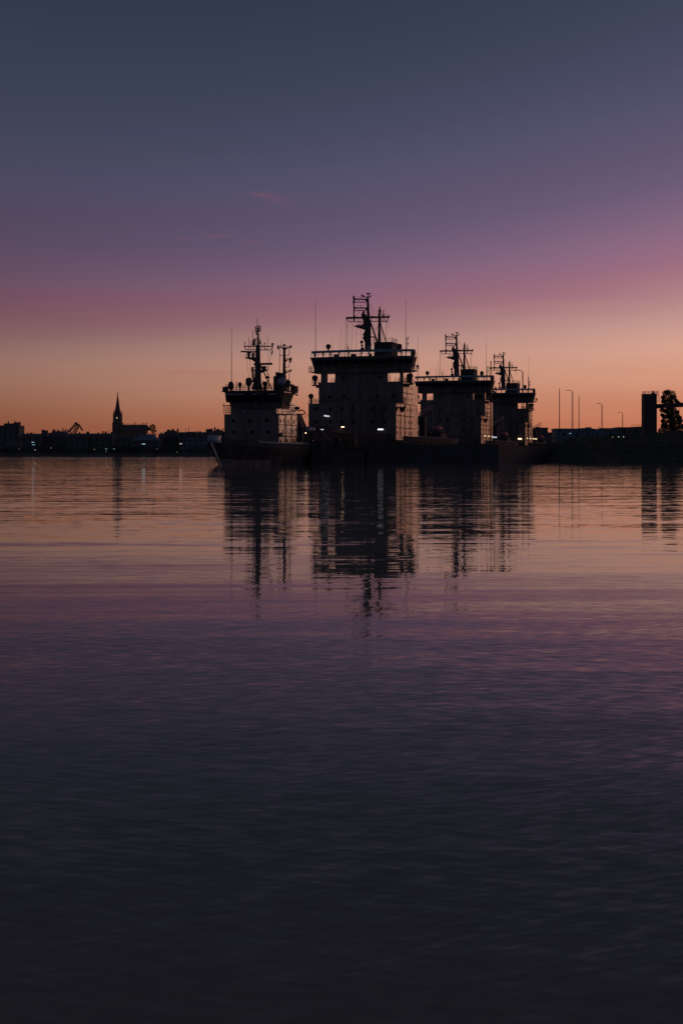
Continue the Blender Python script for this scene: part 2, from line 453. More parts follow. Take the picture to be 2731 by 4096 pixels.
for z in (9.5, 12.4):
    for x in (-8.4, -5.1, -2.4, 0.2, 4.9, 7.6): window(supo, 'f', x, z, off=-7.5)
for x in (-7.5, -4.0, 4.0, 7.8): window(supo, 'f', x, 15.5, off=0.0)
for x in (-4.2, 4.6): window(supo, 'f', x, 19.9, off=0.0)
# bridge: wide, bowed and flared
def arc(halfw, y0, sag, n=14, x0=0.35):
    return [(x0+halfw*(-1+2*i/n), y0+sag*((-1+2*i/n)**2)) for i in range(n+1)]
def bridge_ring(hw, y0, sag, yb, z): return [(x, y, z) for x, y in arc(hw, y0, sag)]+[(0.35+hw, yb-1.5, z), (9.0, yb, z), (-8.4, yb, z), (0.35-hw, yb-1.5, z)]
br = MB()
br.loft([bridge_ring(11.6, -1.4, 1.6, 4.0, 21.0), bridge_ring(11.75, -1.5, 1.6, 4.1, 22.0), bridge_ring(11.9, -1.7, 1.8, 4.2, 22.6), bridge_ring(12.4, -2.3, 2.1, 4.3, 24.45), bridge_ring(12.55, -2.5, 2.1, 4.4, 24.5), bridge_ring(12.55, -2.5, 2.1, 4.4, 24.75)])
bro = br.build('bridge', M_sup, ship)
for i in range(14):
    x0 = .35+12.0*(-1+2*i/14)+0.12; x1 = .35+12.0*(-1+2*(i+1)/14)-0.12
    def yy(x, k): return -2.0+1.95*(((x-.35)/12.1)**2)-k
    s = MB(); b0 = [(x0, yy(x0, -0.18), 22.95), (x1, yy(x1, -0.18), 22.95), (x1, yy(x1, 0.24), 24.1), (x0, yy(x0, 0.24), 24.1)]
    s.loft([[(x, y-0.02, z) for x, y, z in b0], [(x, y+0.14, z) for x, y, z in b0]])
    s.build('window', M_glass, bro)
hr = MB(); hr.path([(x, y-0.06, 24.15) for x, y in arc(12.5, -2.5, 2.1)], 0.05)
hr.build('handrail', M_white, bro)
# open rail above the bridge roof with a solid wind screen on top
ws_ = MB(); r_ = []
for x, y in arc(12.25, -2.1, 1.9): r_.append([(x, y, 25.72), (x, y-0.06, 26.28), (x, y+0.06, 26.28), (x, y+0.1, 25.72)])
ws_.loft(r_[0:15]); ws_.build('wind_screen', M_pale, ship)
rl = MB()
pts = [(x, y, 24.75) for x, y in arc(12.25, -2.05, 1.9)]
rl.rail(pts, 1.0, 1, 1.7, 0.05); rl.rail([(12.6, -0.1, 24.75), (12.6, 2.8, 24.75), (9, 4.2, 24.75), (-8.4, 4.2, 24.75), (-11.9, 2.8, 24.75), (-11.9, -0.1, 24.75)], 1.0, 1, 3.0, 0.04)
random.seed(3)
for x in (-11.2, -9.0, -7.2, -4.9, -2.6, 0.6, 2.4, 5.6, 6.6, 8.2, 9.8):
    rl.prism([(x-0.05, 24.75), (x+0.12, 24.75), (x+0.35, 25.75), (x-0.05, 25.75)], -1.9+1.9*(x/12.6)**2, -1.8+1.9*(x/12.6)**2)
rl.build('roof_railing', M_dark, ship)
for (xa, xb) in ((-7.4, -6.6), (-3.2, -2.2), (1.1, 1.6), (5.1, 5.6)): MB().box(xa, xb, 3, 4.2, 24.753, 25.7).build('roof_locker', M_dark, ship)
MB().box(11.8, 12.7, 0.5, 1.5, 24.753, 26.3).build('roof_locker', M_dark, ship)
# wing balconies
for sgn in (-1, 1):
    xo = 12.75 if sgn < 0 else 13.15
    s = MB(); s.prism([(sgn*11.3, 21.05), (sgn*xo, 21.35), (sgn*xo, 21.5), (sgn*11.3, 21.5)][::sgn], 0.3, 2.9)
    o = s.build('wing_balcony', M_sup, ship)
    MB().rail([(sgn*12.0, 0.3, 21.5), (sgn*xo, 0.3, 21.5), (sgn*(xo+.1), 1.6, 21.5), (sgn*xo, 2.9, 21.5), (sgn*12.0, 2.9, 21.5)], 1.2, 3, 0.7, 0.05).build('railing', M_dark, o)
    if sgn > 0: MB().ball((13.35, 1.0, 22.3), 0.3).build('lamp', M_dark, o)
# railings inside the two openings and on the ledges
MB().rail([(-8.6, 5.0, 18.9), (-5.95, 5.0, 18.9)], 1.1, 3, 0.8, 0.05).build('railing', M_dark, ship)
MB().rail([(6.95, 5.0, 18.9), (8.9, 5.0, 18.9)], 1.1, 3, 0.7, 0.05).build('railing', M_dark, ship)
MB().rail([(10.1, 1.5, 18.9), (10.1, 9.5, 18.9), (6.9, 9.5, 18.9)], 1.1, 3, 1.2, 0.05).build('railing', M_dark, ship)
MB().rail([(-10.3, 0.0, 13.75), (-10.3, -7.4, 13.75), (10.3, -7.4, 13.75), (10.3, 0, 13.75)], 1.05, 3, 1.5, 0.045).build('railing', M_dark, ship)
for sgn in (-1, 1):
    s = MB(); s.slab([(sgn*10.2, 0.3), (sgn*12.0, 0.6), (sgn*12.3, 1.5), (sgn*12.0, 2.4), (sgn*10.2, 2.6)][::sgn], 18.15, 18.4); s.slab([(sgn*10.2, 0.8), (sgn*11.2, 1.1), (sgn*11.2, 1.9), (sgn*10.2, 2.2)][::sgn], 17.7, 18.15)
    o = s.build('searchlight_platform', M_dark, ship)
    MB().rail([(sgn*10.4, 0.5, 18.4), (sgn*12.0, 0.7, 18.4), (sgn*12.2, 1.5, 18.4), (sgn*12.0, 2.3, 18.4), (sgn*10.4, 2.5, 18.4)], 1.0, 2, 0.9, 0.05).build('railing', M_dark, o)
    searchlight(ship, (sgn*11.5, 1.4, 18.4), 0.72, 2.35 if sgn < 0 else 2.5)
searchlight(ship, (-10.0, -6.6, 13.7), 0.62, 2.35)
# crane cradle beside the lit side of the superstructure
s = MB(); s.slab([(10.36, -6.5), (11.9, -6.2), (11.9, -4.2), (10.36, -3.8)], 12.6, 12.8); s.tube((11.2, -5.2, 11.6), (11.2, -5.2, 12.6), 0.3, 0.7)
o = s.build('side_platform', M_dark, ship)
MB().rail([(10.4, -6.4, 12.8), (11.8, -6.1, 12.8), (11.8, -4.3, 12.8)], 2.0, 3, 0.8, 0.05).build('railing', M_dark, o)

# main mast ---------------------------------------------------------------
Y = 7.4
def Q(px, py, y=Y): return P(px, py, y)
s = MB()
m_lo = Q(1475, 1404); m_mid = Q(1473, 1285); m_top = Q(1470, 1186)
s.tube(m_lo, m_mid, 0.62, 0.48, 10); s.tube(m_mid, m_top, 0.40, 0.24, 10)
s.path([Q(1453, 1258), Q(1462, 1282), Q(1462, 1304), Q(1469, 1322), Q(1458, 1345), Q(1468, 1368), Q(1468, 1404)], 0.60, 8)
s.path([Q(1448, 1262), Q(1453, 1250), Q(1458, 1246)], 0.28, 7)
s.prism([(Q(1474, 1290).x, Q(1474, 1290).z), (Q(1480, 1290).x, Q(1480, 1290).z), (Q(1480, 1404).x, Q(1480, 1404).z), (Q(1477, 1404).x, Q(1477, 1404).z)], Y-0.3, Y+0.5)
mast = s.build('mast', M_mast, ship)
s = MB()
s.path([Q(1475, 1172), Q(1465, 1174.5), Q(1480, 1174.5), Q(1479, 1172)], 0.13); s.tube(Q(1472, 1175), Q(1472, 1190), 0.11)
s.path([Q(1448, 1182), Q(1450, 1188), Q(1481, 1188), Q(1484, 1180)], 0.11); s.tube(Q(1472, 1176), Q(1480, 1187), 0.06); s.ball(Q(1448, 1181), 0.2); s.ball(Q(1453, 1184), 0.2)
s.build('masthead_antenna', M_mast, mast)
s = MB()
s.tube(Q(1415, 1184), Q(1415, 1284), 0.17); s.tube(Q(1412, 1182), Q(1412, 1197), 0.10); s.tube(Q(1412, 1202), Q(1412, 1215), 0.09)
for ya, yb in ((1197, 1209), (1232, 1243)):
    s.tube(Q(1415, ya), Q(1467, ya), 0.15); s.tube(Q(1419, yb), Q(1463, yb-1), 0.10); s.tube(Q(1419, ya), Q(1419, yb), 0.07)
    s.prism([(Q(1455, ya).x, Q(1455, ya).z), (Q(1467, ya-1).x, Q(1467, ya-1).z), (Q(1467, yb).x, Q(1467, yb).z)], Y-0.1, Y+0.1)
    for px in (1434, 1450): s.tube(Q(px, ya), Q(px, yb-1), 0.055)
    s.tube(Q(1420, ya), Q(1420, ya-5), 0.22)
    s.tube(Q(1432, ya), Q(1432, ya-12), 0.06); s.tube(Q(1443, ya), Q(1443, ya-15), 0.06)
s.build('antenna_frame', M_mast, mast)
s = MB()
s.tube(Q(1384, 1272), Q(1556, 1268), 0.24, 0.22); 
for seg in ((1384, 1272, 1396, 1287), (1396, 1287, 1460, 1287), (1478, 1285.5, 1544, 1285), (1544, 1285, 1555, 1269)):
    s.tube(Q(seg[0], seg[1]), Q(seg[2], seg[3]), 0.09)
for px in (1401, 1414, 1418, 1435, 1443, 1487, 1505, 1523, 1540): s.tube(Q(px, 1271), Q(px, 1287), 0.055)
s.tube(Q(1418, 1271), Q(1418, 1262), 0.22); s.tube(Q(1490, 1269), Q(1490, 1262), 0.2)
s.path([Q(1386, 1269), Q(1400, 1268), Q(1412, 1268)], 0.05); s.path([Q(1478, 1266), Q(1500, 1265.5)], 0.05)
s.ball(Q(1554, 1266), 0.28); s.tube(Q(1553, 1256), Q(1553, 1267), 0.05)
s.build('yard', M_mast, mast)
s = MB(); s.prism([(Q(1419, 1304).x, Q(1419, 1304).z), (Q(1462, 1300).x, Q(1462, 1300).z), (Q(1466, 1322).x, Q(1466, 1322).z), (Q(1436, 1313).x, Q(1436, 1313).z), (Q(1419, 1307).x, Q(1419, 1307).z)], Y-1.0, Y+1.0)
s.path([Q(1428, 1304), Q(1436, 1296), Q(1456, 1296), Q(1458, 1303)], 0.08); s.tube(Q(1426, 1304), Q(1427, 1299), 0.12)
s.ball(Q(1455, 1300), 0.35)
s.build('radar_platform', M_mast, mast)
s = MB()
s.tube(Q(1478, 1279), Q(1518, 1398), 0.20, 0.24); s.tube(Q(1477, 1347), Q(1501, 1349), 0.18, 0.12)
s.build('brace', M_mast, mast)
s = MB()
for a_, b_ in (((1475, 1212), (1512, 1252)), ((1475, 1220), (1505, 1266)), ((1460, 1212), (1424, 1268)), ((1478, 1345), (1516, 1300)), ((1480, 1398), (1516, 1288)),
               ((1384, 1272), (1381, 1402)), ((1386, 1274), (1386, 1402)), ((1393, 1285), (1393, 1400)), ((1409, 1287), (1406, 1400)), ((1426, 1287), (1424, 1400)), ((1442, 1287), (1446, 1370)),
               ((1495, 1287), (1494, 1398)), ((1545, 1285), (1543, 1360)), ((1428, 1270), (1436, 1296)), ((1554, 1270), (1554, 1310))):
    s.tube(Q(*a_), Q(*b_), 0.035, 0.035, 4)
s.build('rigging', M_mast, mast)
s = MB()
s.ball(Q(1446, 1368), 0.40); s.ball(Q(1449, 1396), 0.5, rz=0.42); s.ball(Q(1447, 1382), 0.3); s.tube(Q(1446, 1372), Q(1452, 1404), 0.12); s.tube(Q(1440, 1400), Q(1450, 1390), 0.15)
s.build('lamp_cluster', M_mast, mast)
s = MB(); s.path([Q(1536.5-54, y_) for y_ in (1250, 1400)], 0.04)
for k in range(28): s.tube(Q(1477, 1295+k*3.9), Q(1482, 1295+k*3.9), 0.03, 0.03, 4)
s.build('ladder', M_mast, mast)
fl = MB(); a0 = Q(1554, 1270); b0 = Q(1543, 1288)
fl.prism([(Q(1549, 1282).x, Q(1549, 1282).z), (Q(1546, 1283).x, Q(1546, 1283).z), (Q(1543, 1290).x, Q(1543, 1290).z), (Q(1545, 1294).x, Q(1545, 1294).z)], Y-0.15, Y+0.15)
fl.build('pennant', M_dark, mast)
# funnel house with its own short mast
Y2 = 13.0
def R(px, py, y=Y2): return P(px, py, y)
xa, xb = R(1500, 1400).x, R(1570, 1400).x; za = 24.7; zt = R(1535, 1371).z
s = MB(); s.box(xa, xb, Y2-1, Y2+5, za-0.0, zt); s.box(xa-0.1, xb+0.1, Y2-1.1, Y2+5.1, zt, zt+0.12)
fun = s.build('funnel', M_dark, ship)
MB().rail([(xa, Y2-1, zt+.1), (xb, Y2-1, zt+.1), (xb, Y2+5, zt+.1), (xa, Y2+5, zt+.1), (xa, Y2-1, zt+.1)], 0.95, 2, 1.3, 0.045).build('railing', M_dark, fun)
s = MB(); s.path([R(1571, 1374), R(1578, 1374), R(1582, 1381), R(1574, 1386), R(1571, 1386)], 0.07); s.build('bracket', M_dark, fun)
# deck under the funnel
MB().box(-8, 9.0, 9.7, 20, 5.3, 18.6).box(-6, 1.8, 9.0, 20, 18.6, 24.65).build('engine_casing', M_sup, ship)
s = MB(); s.tube(R(1516, 1371), R(1517, 1256), 0.34, 0.26, 10); s.tube(R(1517, 1256), R(1518.5, 1240), 0.22, 0.3, 8); s.tube(R(1518.5, 1240), R(1518.5, 1226), 0.22, 0.1, 8)
s.tube(R(1518.5, 1236), R(1513, 1243), 0.09); s.tube(R(1518.5, 1236), R(1524, 1243), 0.09)
am = s.build('aft_mast', M_mast, ship)
s = MB(); s.tube(R(1533, 1239), R(1533, 1288), 0.12); s.tube(R(1525, 1257), R(1530, 1257), 0.10); s.tube(R(1512, 1248), R(1524, 1248), 0.06); s.ball(R(1533, 1262), 0.25); s.tube(R(1541, 1254), R(1541, 1270), 0.06); s.tube(R(1511, 1255), R(1511, 1266), 0.06)
s.build('signal_antenna', M_mast, am)
s = MB(); s.tube(R(1520, 1292), R(1545, 1370), 0.14); s.tube(R(1520, 1262), R(1508, 1360), 0.035, n=4); s.tube(R(1522, 1290), R(1536, 1368), 0.04, n=4); s.build('brace', M_mast, am)
s = MB(); s.tube(R(1524, 1245), R(1524, 1371), 0.03, n=4); s.tube(R(1521, 1245), R(1521, 1371), 0.03, n=4)
for k in range(30): s.tube(R(1520, 1250+k*4), R(1525, 1250+k*4), 0.035, n=4)
s.build('ladder', M_mast, am)
# roof gear
radome(ship, P(1313, 1405, 2), 0.58, 1.05, 0.65, M_dark); radome(ship, P(1597, 1409, 2), 0.60, 1.25, 0.75, M_dark)
radome(ship, P(1475, 1402, 4), 0.50, 0.95, 0.2)
for px, top, base, y in ((1262, 1192, 1406, 1), (1329, 1364, 1404, 3), (1355, 1362, 1403, 3), (1365.5, 1318, 1403, 4), (1377, 1350, 1402, 5), (1400, 1364, 1402, 4), (1622, 1195, 1408, 3)):
    a_ = P(px, base, y); a_.z = 25.0; whip(ship, a_, P(px, top, y).z, 0.07 if top < 1250 else 0.045)
s = MB(); s.tube(P(1390, 1403, 3), P(1390, 1386, 3), 0.12); s.path([P(1390, 1390, 3), P(1386, 1384, 3), P(1386, 1378, 3), P(1391, 1378, 3)], 0.05); s.build('dipole_antenna', M_mast, ship)
s = MB(); s.tube(P(1626, 1408, 3), P(1626, 1352, 3), 0.10); s.path([P(1626, 1352, 3), P(1632, 1352, 3)], 0.08); s.tube(P(1632.5, 1346, 3), P(1632.5, 1360, 3), 0.07); s.tube(P(1628, 1375, 3), P(1632.5, 1375, 3), 0.07); s.tube(P(1632.5, 1368, 3), P(1632.5, 1382, 3), 0.07)
s.build('dipole_antenna', M_mast, ship)
# after deck: towing house, crane, vents
s = MB(); s.box(-7, 8, 20, 32, 5.2, 9.3); s.box(-4, 6.5, 32, 40, 5.2, 7.2); s.build('after_deckhouse', M_sup, ship)
s = MB(); s.box(8.3, 9.9, 24, 25.6, 5.2, 11.2)
cr = s.build('deck_crane', M_dark, ship)
s = MB()
A1, A2 = Vector((8.6, 23.2, 11.4)), Vector((11.4, 25.0, 13.4)); 
for dz in (0, 0.9): s.tube(A1+Vector((0, 0, dz)), A2+Vector((0, 0, dz*0.9)), 0.09)
for k in range(7):
    t_ = k/6; p_ = A1.lerp(A2, t_); s.tube(p_, p_+Vector((0.15, 0, 0.9)), 0.07)
s.tube(A2+Vector((0, 0, 0.5)), (11.8, 25.2, 9.5), 0.08)
s.build('boom', mat('pink_boom_paint', (0.5, 0.3, 0.3), 0.4), cr)
for (x_, y_, h_) in ((9.4, 30, 7.6), (7.2, 36, 7.4), (9.8, 43, 7.0)):
    s = MB(); s.tube((x_, y_, 5.2), (x_, y_, h_), 0.35); s.ball((x_, y_-.1, h_), 0.6, 0.5, 0.5); s.build('ventilator', M_dark, ship)
MB().rail([(11.6, 10, 5.2), (11.7, 56, 5.0)], 1.1, 3, 2.0, 0.04).build('deck_railing', M_rope, ship)
MB().rail([(0.3, -38.3, 8.4), (4.5, -34, 8.1)], 0.9, 2, 1.5, 0.04).build('bow_railing', M_dark, ship)
MB().tube((-6.8, -31.5, 7.4), (-2.2, -24, 13.4), 0.04, 0.04).build('stay', M_dark, ship)
# lifeboat on the after deck (its own thing)
def lifeboat(label, world):
    t = thing('lifeboat', label, 'boat', world, -TH, 'enclosed lifeboats on the after decks')
    rings = []
    for k in range(9):
        q = -1+2*k/8; w_ = 1.35*(1-abs(q)**2.6)+0.06; z1 = 0.25*q*q
        rings.append([(w_*cos(a), 3.6*q, 0.7+z1+0.85*sin(a)) if sin(a) < 0 else (w_*cos(a), 3.6*q, 0.7+z1+0.3*sin(a)) for a in [2*pi*i/12 for i in range(12)]])
    MB().loft(rings).build('boat_hull', M_dark, t, True)
    rings = []
    for k in range(9):
        q = -0.85+1.7*k/8; w_ = 1.15*(1-abs(q)**2.6)+0.06
        rings.append([(w_*cos(a), 3.4*q, 1.0+1.05*max(0, sin(a))*(1-abs(q)**3)) for a in [2*pi*i/12 for i in range(12)]])
    cn = MB().loft(rings).build('canopy', M_red, t, True)
    s = MB(); s.box(-1.0, 1.0, -1.8, -1.6, 0.0, 0.25); s.box(-1.0, 1.0, 1.6, 1.8, 0.0, 0.25); s.build('cradle', M_dark, t)
    MB().box(-0.5, 0.5, -0.8, 0.6, 1.9, 2.25).build('hatch', M_dark, t)
    return t
def ship_point(fr, x, y, z): return Vector((fr.X+x*fr.c+y*fr.s, fr.D+y*fr.c-x*fr.s, z))

FR3 = Frame(34.4, 441.0, TH); FR4 = Frame(59.2, 530.0, TH)
s3 = copy_tree(ship); s3.location = (34.4, 441, 0)
s3['label'] = 'third dark icebreaker from the left, directly right of and behind the largest one'
s4 = copy_tree(ship); s4.location = (59.2, 530, 0)
s4['label'] = 'farthest icebreaker, last of the row on the right, with a lamp mast behind its roof'
lifeboat('red covered lifeboat on the after deck between the largest icebreaker and the third one', ship_point(FR2, 8.6, 45, 7.5))
lifeboat('red covered lifeboat on the after deck between the third icebreaker and the farthest one', ship_point(FR3, 8.6, 45, 7.5))
lifeboat('red covered lifeboat on the after deck of the farthest icebreaker', ship_point(FR4, 8.6, 45, 7.5))
def deck_house_under(fr):   # boat stand
    s = MB(); s.box(7.2, 10.2, 41.5, 48.5, 5.1, 7.48); return s
for par in (ship, s3, s4): deck_house_under(None).build('boat_stand', M_dark, par)
# lit lamps of each ship
def tube_lamp(par, c, L, mtl, tilt=0.0):
    s = MB(); d = Vector((L/2*cos(tilt), 0, L/2*sin(tilt))); s.tube(Vector(c)-d, Vector(c)+d, 0.16, 0.16, 8); o = s.build('tube_lamp', mtl, par)
    MB().box(c[0]-L/2-0.1, c[0]+L/2+0.1, c[1]+0.17, c[1]+0.3, c[2]+0.05, c[2]+0.35).build('lamp_housing', M_dark, o)
tube_lamp(ship, FR2.P(1521, 1717.5, -8.2), 1.2, M_lampwd)
tube_lamp(ship, FR2.P(1306, 1664, -8.2), 1.2, emis('dim_tube_lamp', (0.8, 0.86, 1.0), 0.7), -0.14)
tube_lamp(s4, FR4.P(2078, 1755, -7.9), 1.3, M_lampo)
def spot(par, c, r, mtl):
    o = MB().ball(c, r).build('deck_lamp', mtl, par)
    MB().tube(c, (c[0]-0.3, c[1]+.1, c[2]+0.15), 0.06).build('lamp_bracket', M_dark, o)
for k, px in enumerate((1935, 1950, 1961.5)): spot(s3, FR3.P(px, 1743+k*1.5, (-5, 3.5, 10)[k])+Vector((0.3, 0, 0)), 0.26, M_lampy)
for px, y in ((1973, 18), (1982, 24)): spot(s3, FR3.P(px, 1749, y), 0.26, M_lampw)
for px, y in ((2105, -6), (2117, 2), (2128, 9), (2135, 16), (2141, 22)): spot(s4, FR4.P(px, 1753+(px-2105)*0.08, y)+Vector((0.3, 0, 0)), 0.28, M_lampy)

# ------------------------------------------------------------------ the smaller icebreaker in front
TH1 = radians(18)
FR1 = Frame(-17.4, 275.0, TH1); P = FR1.P
s1 = thing('small_icebreaker', 'small icebreaker at the left end of the row, pale glint along its raked bow', 'ship', (-17.4, 275, 0), -TH1, 'icebreakers moored in line along the quay')
h1, tops1 = hull(s1, -19.6, 20.5, 6.9, 4.3, 3.3, 3.3, 4.6, bulw=1.0)
s = MB(); s.path([(0.05, -15.9, -0.5), (0.03, -15.1, 0.0), (0.02, -17.4, 2.0), (0.0, -19.75, 4.4)], 0.20, 8); s.build('stem_bar', mat('stem_glint', (0.70, 0.62, 0.62), 0.35), h1)  # pale pinkish colour stands in for light caught by the stem
s = MB(); r_ = []
for k in range(13):
    a = -pi/2+pi*k/12; x = 1.15*sin(a); y = -19.9+2.2*(1-cos(a))
    r_.append([(x, y, 4.25), (x, y-0.22, 4.7), (x*0.96, y+0.05, 5.45), (x*0.88, y+0.45, 5.55), (x*0.86, y+0.5, 4.3)])
s.loft(r_); s.build('bow_fender', M_pale, h1)
s = MB(); r_ = []
for wd, y, z in tops1:
    if -10 < y < 17.5: r_.append([(wd-0.18, y, z+0.2), (wd-0.05, y, z+1.02), (wd+0.12, y, z+1.1), (wd+0.12, y, z+1.0)])
s.loft(r_); s.build('capping_rail', M_pale, h1)  # bluish light along the deck edge is put into the pale colour
s = MB(); s.box(1.9, 2.3, -16.4, -16.0, 1.8, 3.2); s.tube((1.5, -16.3, 2.1), (2.1, -16.3, 1.7), .12); s.tube((2.7, -16.3, 2.1), (2.1, -16.3, 1.7), .12); s.build('anchor', M_dark, h1)
s = MB(); s.box(-5.65, 5.65, 0, 10.5, 3.3, 9.9); s.box(-4.6, 5.0, 0.6, 12.5, 9.9, 12.3)
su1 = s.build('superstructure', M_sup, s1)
for z in (5.6, 7.8, 9.9): MB().box(5.653, 5.80, -0.1, 10.6, z-0.06, z+0.06).build('deck_ledge', M_dark, su1)
for y in (0.1, 3.4, 3.9, 7.0, 10.3): MB().tube((5.76, y, 3.5), (5.76, y, 9.8), 0.06).build('drain_pipe', M_dark, su1)
for z, ys in ((8.5, (1.0, 3.0, 5.2, 8.6)), (6.5, (2.2, 8.0)), (4.6, (1.2, 4.6, 8.8))):
    for y in ys: window(su1, 'p', y, z, 0.5, 0.65, off=5.65)
for x in (-3.8, -0.4, 3.2): window(su1, 'f', x, 8.6, 0.7, 0.6, off=0.0)
for x in (-3.6, 0.3, 3.4): window(su1, 'f', x, 6.4, 0.7, 0.6, off=0.0)
for x in (-1.7, 1.4): MB().box(x-0.2, x+0.25, 0.56, 0.6, 10.2, 10.9).build('window', M_pale, su1)
# wheelhouse
def wh(hw0, hw1, y0, yb, z, x0=0.35): return [(x0+x, y, z) for x, y in arc(hw0, y0, 1.0)]+[(x0+hw0, yb, z), (x0-hw0, yb, z)]
s = MB(); s.loft([wh(5.3, 0, -0.3, 6.0, 11.0), wh(5.4, 0, -0.4, 6.0, 11.8), wh(6.05, 0, -1.2, 6.4, 13.9), wh(6.15, 0, -1.3, 6.5, 14.0), wh(6.15, 0, -1.3, 6.5, 14.2)])
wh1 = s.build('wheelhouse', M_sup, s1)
s = MB(); s.loft([[(x*1.0, y, 14.2) for x, y, z in wh(6.6, 0, -1.7, 6.8, 0)], [(x, y, 14.38) for x, y, z in wh(6.6, 0, -1.7, 6.8, 0)]]); s.build('roof', M_dark, wh1)
for i in range(9):
    xa_ = -5.5+i*1.3+0.12; xb_ = -5.5+(i+1)*1.3-0.12
    def yy1(x, z): return -0.4-0.8*(z-11.8)/2.1+1.0*((x-0.35)/6.0)**2
    q = [(xa_, yy1(xa_, 12.2), 12.2), (xb_, yy1(xb_, 12.2), 12.2), (xb_, yy1(xb_, 13.6), 13.6), (xa_, yy1(xa_, 13.6), 13.6)]
    MB().loft([[(x, y-0.05, z) for x, y, z in q], [(x, y+0.12, z) for x, y, z in q]]).build('window', M_glass, wh1)
for (xa_, xb_) in ((-4.9, -2.4), (-2.0, -0.9), (0.7, 2.0), (4.0, 5.6)):
    MB().box(xa_, xb_, -1.82+abs(xa_)*0.08, -1.72+abs(xa_)*0.08, 13.55, 13.75).build('sky_reflection_strip', M_pale, wh1)  # pale strips painting the sky's reflection in the wheelhouse windows
s = MB()
ro = [(x, y, 14.38) for x, y, z in wh(6.1, 0, -1.0, 6.4, 0)]
s.rail(ro+[ro[0]], 1.25, 4, 1.3, 0.04); s.build('roof_railing', M_dark, s1)
# wing platforms
for sgn in (-1, 1):
    s = MB(); xo = 6.2 if sgn < 0 else 6.9
    s.box(min(sgn*5.65, sgn*(xo-.2)), max(sgn*5.65, sgn*(xo-.2)), 1, 5, 9.75, 9.9); s.box(min(sgn*4.9, sgn*(xo+.3)), max(sgn*4.9, sgn*(xo+.3)), 1.0, 4.5, 11.55, 11.68)
    o = s.build('wing_platform', M_dark, s1); MB().rail([(sgn*5.0, 1.1, 9.9), (sgn*xo, 1.1, 9.9), (sgn*xo, 4.9, 9.9)], 1.3, 3, 0.9, 0.05).build('railing', M_dark, o)
    MB().tube((sgn*xo, 1.1, 9.9), (sgn*xo, 1.1, 12.1), 0.05).build('post', M_dark, o)
searchlight(s1, (-6.0, 0.4, 5.6), 0.42, 1.0); searchlight(s1, (6.0, 0.4, 5.4), 0.42, 0.9)
# funnel aft with its exhaust bend
s = MB(); s.loft([[(2.8, 11.5, 3.3), (6.4, 11.5, 3.3), (6.4, 16, 3.3), (2.8, 16, 3.3)], [(3.4, 11.8, 7.0), (6.2, 11.8, 7.0), (6.2, 15.5, 7.0), (3.4, 15.5, 7.0)], [(3.6, 12, 10.3), (5.0, 12, 10.3), (5.0, 14.5, 10.3), (3.6, 14.5, 10.3)]])
f1 = s.build('funnel', M_dark, s1)
s = MB(); s.path([P(1190, 1642, 12)+Vector((0, 0, 0)), P(1197, 1645, 12), P(1203, 1640, 12), P(1212, 1642, 12), P(1219, 1649, 12), P(1219, 1655, 12), P(1212, 1658.5, 12), P(1204, 1657, 12)], 0.12, 7); s.ball(P(1188, 1633, 12), 0.6, 0.6, 0.35); s.build('exhaust_pipe', M_dark, f1)
# main mast of the small icebreaker
Y = 4.0
def Q(px, py, y=Y): return P(px, py, y)
s = MB(); s.tube(Q(1031, 1560), Q(1031, 1530), 1.05, 0.72, 10); s.tube(Q(1031, 1530), Q(1031, 1440), 0.72, 0.52, 10); s.tube(Q(1031, 1440), Q(1032, 1380), 0.52, 0.42, 10); s.tube(Q(1032, 1380), Q(1032, 1318), 0.22, 0.14, 8)
s.loft([[Q(x_, 1557)+Vector((0, d_, 0)) for x_, d_ in ((1008, -.5), (1048, -.5), (1048, .5), (1008, .5))], [Q(x_, 1532)+Vector((0, d_, 0)) for x_, d_ in ((1017, -.4), (1040, -.4), (1040, .4), (1017, .4))]])
mt = s.build('mast', M_mast, s1)
s = MB()
for x_ in (1022, 1027, 1036, 1041): s.tube(Q(x_, 1306), Q(x_, 1324), 0.06 if x_ in (1027, 1036) else 0.11)
s.tube(Q(1021, 1307), Q(1042, 1307), 0.09); s.tube(Q(1021, 1324), Q(1042, 1324), 0.12)
s.tube(Q(1029, 1273), Q(1029, 1307), 0.05); s.tube(Q(1035, 1307), Q(1035, 1298), 0.08); s.ball(Q(1032, 1315), 0.22); s.path([Q(1026, 1326), Q(1025, 1337), Q(1031, 1338)], 0.13)
s.build('masthead_basket', M_mast, mt)
s = MB(); s.tube(Q(976, 1385), Q(1093, 1385), 0.11)
for seg in ((978, 1386, 986, 1399), (986, 1399, 1026, 1400), (1039, 1400, 1083, 1400), (1083, 1400, 1092, 1386)): s.tube(Q(seg[0], seg[1]), Q(seg[2], seg[3]), 0.08)
for x_ in (995, 1005, 1015, 1046, 1058, 1071): s.tube(Q(x_, 1385), Q(x_, 1400), 0.06)
for x_, t_, r in ((979, 1372, .06), (995, 1350, .045), (1004, 1362, .05), (1059, 1372, .06), (1071, 1350, .045), (1090, 1376, .06)): s.tube(Q(x_, 1386), Q(x_, t_), r)
s.ball(Q(979, 1371), 0.14); s.ball(Q(1059, 1372), 0.14); s.ball(Q(1090, 1376), 0.28, rz=0.2); s.tube(Q(1090, 1384), Q(1090, 1378), 0.06, 0.2)
s.build('yard', M_mast, mt)
